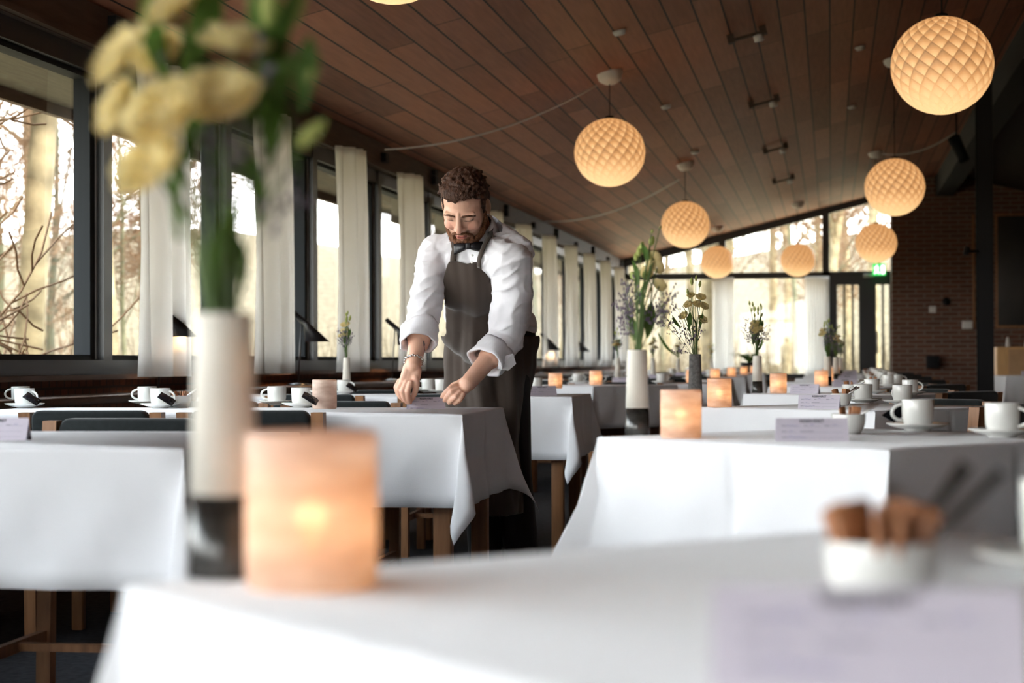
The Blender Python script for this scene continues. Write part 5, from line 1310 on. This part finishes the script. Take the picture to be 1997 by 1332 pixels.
# ------------------------------------------------------------------ outside: bare wood
M['bark'] = mat('pale_bark', (.19, .15, .09), .9, .1, var=.5, vscale=4, bump=.3, bscale=20)
M['bark2'] = mat('grey_green_bark', (.11, .105, .065), .9, .1, var=.35, vscale=3)
M['twig'] = mat('brown_twig', (.15, .09, .052), .9, .1)
M['litter'] = mat('leaf_litter', (.28, .22, .13), .95, .1, var=.4, vscale=1.5)
M['under'] = mat('undergrowth', (.095, .072, .045), .95, .1, var=.4, vscale=5)
gm = MB(); gm.add([(-160, -60, -.5), (160, -60, -.5), (160, 260, -.5), (-160, 260, -.5)], [(0, 1, 2, 3)]); struct(gm.build('ground_outside', M['litter']))
def tree_meshes(seed, H, r0, low):
    rnd = random.Random(seed); tr = MB(); tw = MB()
    pts = [Vector((0, 0, 0))]; d = Vector((rnd.uniform(-.04, .04), rnd.uniform(-.04, .04), 1))
    n = 9
    for i in range(n): d = (d + Vector((rnd.uniform(-.07, .07), rnd.uniform(-.07, .07), 0))).normalized(); pts.append(pts[-1] + d * H / n)
    tr.tube(pts, [r0 * (1 - .8 * i / n) for i in range(n + 1)], 9)
    def br(p, d, L, r, lev):
        q = [p]; dd = d.normalized(); m = 5 if lev < 2 else 3
        for i in range(m):
            dd = (dd + Vector((rnd.uniform(-.25, .25), rnd.uniform(-.25, .25), rnd.uniform(-.1, .25)))).normalized(); q.append(q[-1] + dd * L / m)
        (tr if lev == 0 else tw).tube(q, [max(.006, r * (1 - .6 * i / m)) for i in range(m + 1)], 6 if lev == 0 else (4 if lev == 1 else 3), False)
        if lev < 3:
            for k in range((8, 6, 4)[lev]):
                u = rnd.uniform(.2, 1); j = min(m - 1, int(u * m)); s = q[j].lerp(q[j + 1], u * m - j)
                a = rnd.random() * 6.28; side = dd.orthogonal().normalized(); side = Matrix.Rotation(a, 3, dd) @ side
                br(s, dd * .6 + side * .9, L * rnd.uniform(.4, .65), r * .58, lev + 1)
    nb_ = 9
    for k in range(nb_):
        u = rnd.uniform(low, .97); j = min(n - 1, int(u * n)); s = pts[j].lerp(pts[j + 1], u * n - j); a = rnd.random() * 6.28
        br(s, Vector((math.cos(a), math.sin(a), rnd.uniform(.3, 1.1))), H * rnd.uniform(.12, .26) * (1.25 - u * .6), r0 * .32 * (1.1 - u), 0)
    return tr, tw
TREES = []
for i, (sd, H, r0, low, b) in enumerate(((1, 15, .17, .35, 'bark'), (2, 17, .22, .3, 'bark'), (3, 12, .10, .15, 'bark2'), (4, 9, .07, .06, 'bark2'), (5, 14, .13, .12, 'bark'))):
    tr, tw = tree_meshes(sd, H, r0, low); TREES.append((tr.mesh('trunk', M[b]), tw.mesh('twigs', M['twig'])))
def tree(x, y, i, s, lab, grp):
    if grp:
        dd = math.hypot(x, y); far_ = 'close to' if dd < 18 else 'some way from' if dd < 30 else 'far from'
        if 'left' in grp: lab = '%s bare tree standing %s the left windows' % (('tall pale', 'thick pale', 'thin greenish', 'small greenish branching', 'low-branched pale')[i], far_)
        else: lab = '%s bare tree %s beyond the far windows' % (('tall pale', 'thick pale', 'thin greenish', 'small greenish branching', 'low-branched pale')[i], 'just' if y < 50 else 'deep in the wood')
        grp = lab + 's'
    t = empty('bare_tree', (x, y, -.5), lab, 'tree', rt_.random() * 6.28, grp); t.scale = (s, s, s)
    link('trunk', TREES[i][0], t); o = link('twigs', TREES[i][1], t); o['kind'] = 'stuff'
rt_ = random.Random(21)
GL, GF = 'bare pale tree in the wood outside the left windows', 'bare pale tree in the wood beyond the far windows'
tree(-5.6, 11.1, 1, 1.0, 'thick pale trunk just outside the nearest left window', None)
tree(-6.8, 11.2, 4, .9, 'slender forked tree outside the nearest left window', None)
for k in range(64):
    a = rt_.uniform(R(14), R(38)); d = rt_.uniform(8, 42) ; x = -math.sin(a) * d * 1.0 - 3.2; y = math.cos(a) * d
    if x > -5.2: x = -5.2 - rt_.random() * 3
    tree(x, y, rt_.choice((0, 1, 2, 3, 4, 3, 2)), rt_.uniform(.8, 1.25), GL, 'bare trees left of the building')
for k in range(46):
    y = rt_.uniform(36, 80); x = rt_.uniform(-7.5, 3.0) * y / 33 + .2
    tree(x, y, rt_.choice((0, 1, 2, 0, 4)), rt_.uniform(.8, 1.2), GF, 'bare trees beyond the far wall')
def scrub(name, x0, x1, y0, y1, n, sd, lab):
    rnd = random.Random(sd); mb = MB()
    for i in range(n):
        p = Vector((rnd.uniform(x0, x1), rnd.uniform(y0, y1), -.5)); h = rnd.uniform(.8, 2.6)
        for k in range(5):
            e = p + Vector((rnd.uniform(-.6, .6), rnd.uniform(-.6, .6), h * rnd.uniform(.5, 1))); mb.tube([p, p.lerp(e, .5) + Vector((rnd.uniform(-.1, .1), 0, .1)), e], [.02, .014, .006], 3, False)
    o = tag(mb.build(name, M['under']), lab, 'undergrowth', kind='stuff')
scrub('brushwood', -45, -10, 8, 60, 900, 3, 'brown tangled brushwood on the wood floor outside the left windows')
scrub('brushwood', -14, 10, 40, 75, 700, 4, 'brown tangled brushwood on the wood floor beyond the far windows')
# wooded rise closing the view
hm = MB(); n = 60; rh = random.Random(4); vs = []
for i in range(n + 1):
    a = R(-75) + (R(100)) * i / n; Rr = 95
    for (dr, hz) in ((0, -.6), (6, 3.5 + 1.0 * math.sin(i * .7)), (25, 8.0 + 1.5 * math.sin(i * .43))): vs.append((math.sin(a) * (Rr + dr), math.cos(a) * (Rr + dr), hz))
hm.add(vs, [(i * 3 + j, (i + 1) * 3 + j, (i + 1) * 3 + j + 1, i * 3 + j + 1) for i in range(n) for j in range(2)], True)
tag(hm.build('wooded_bank', M['under']), None, None, None, 'structure')
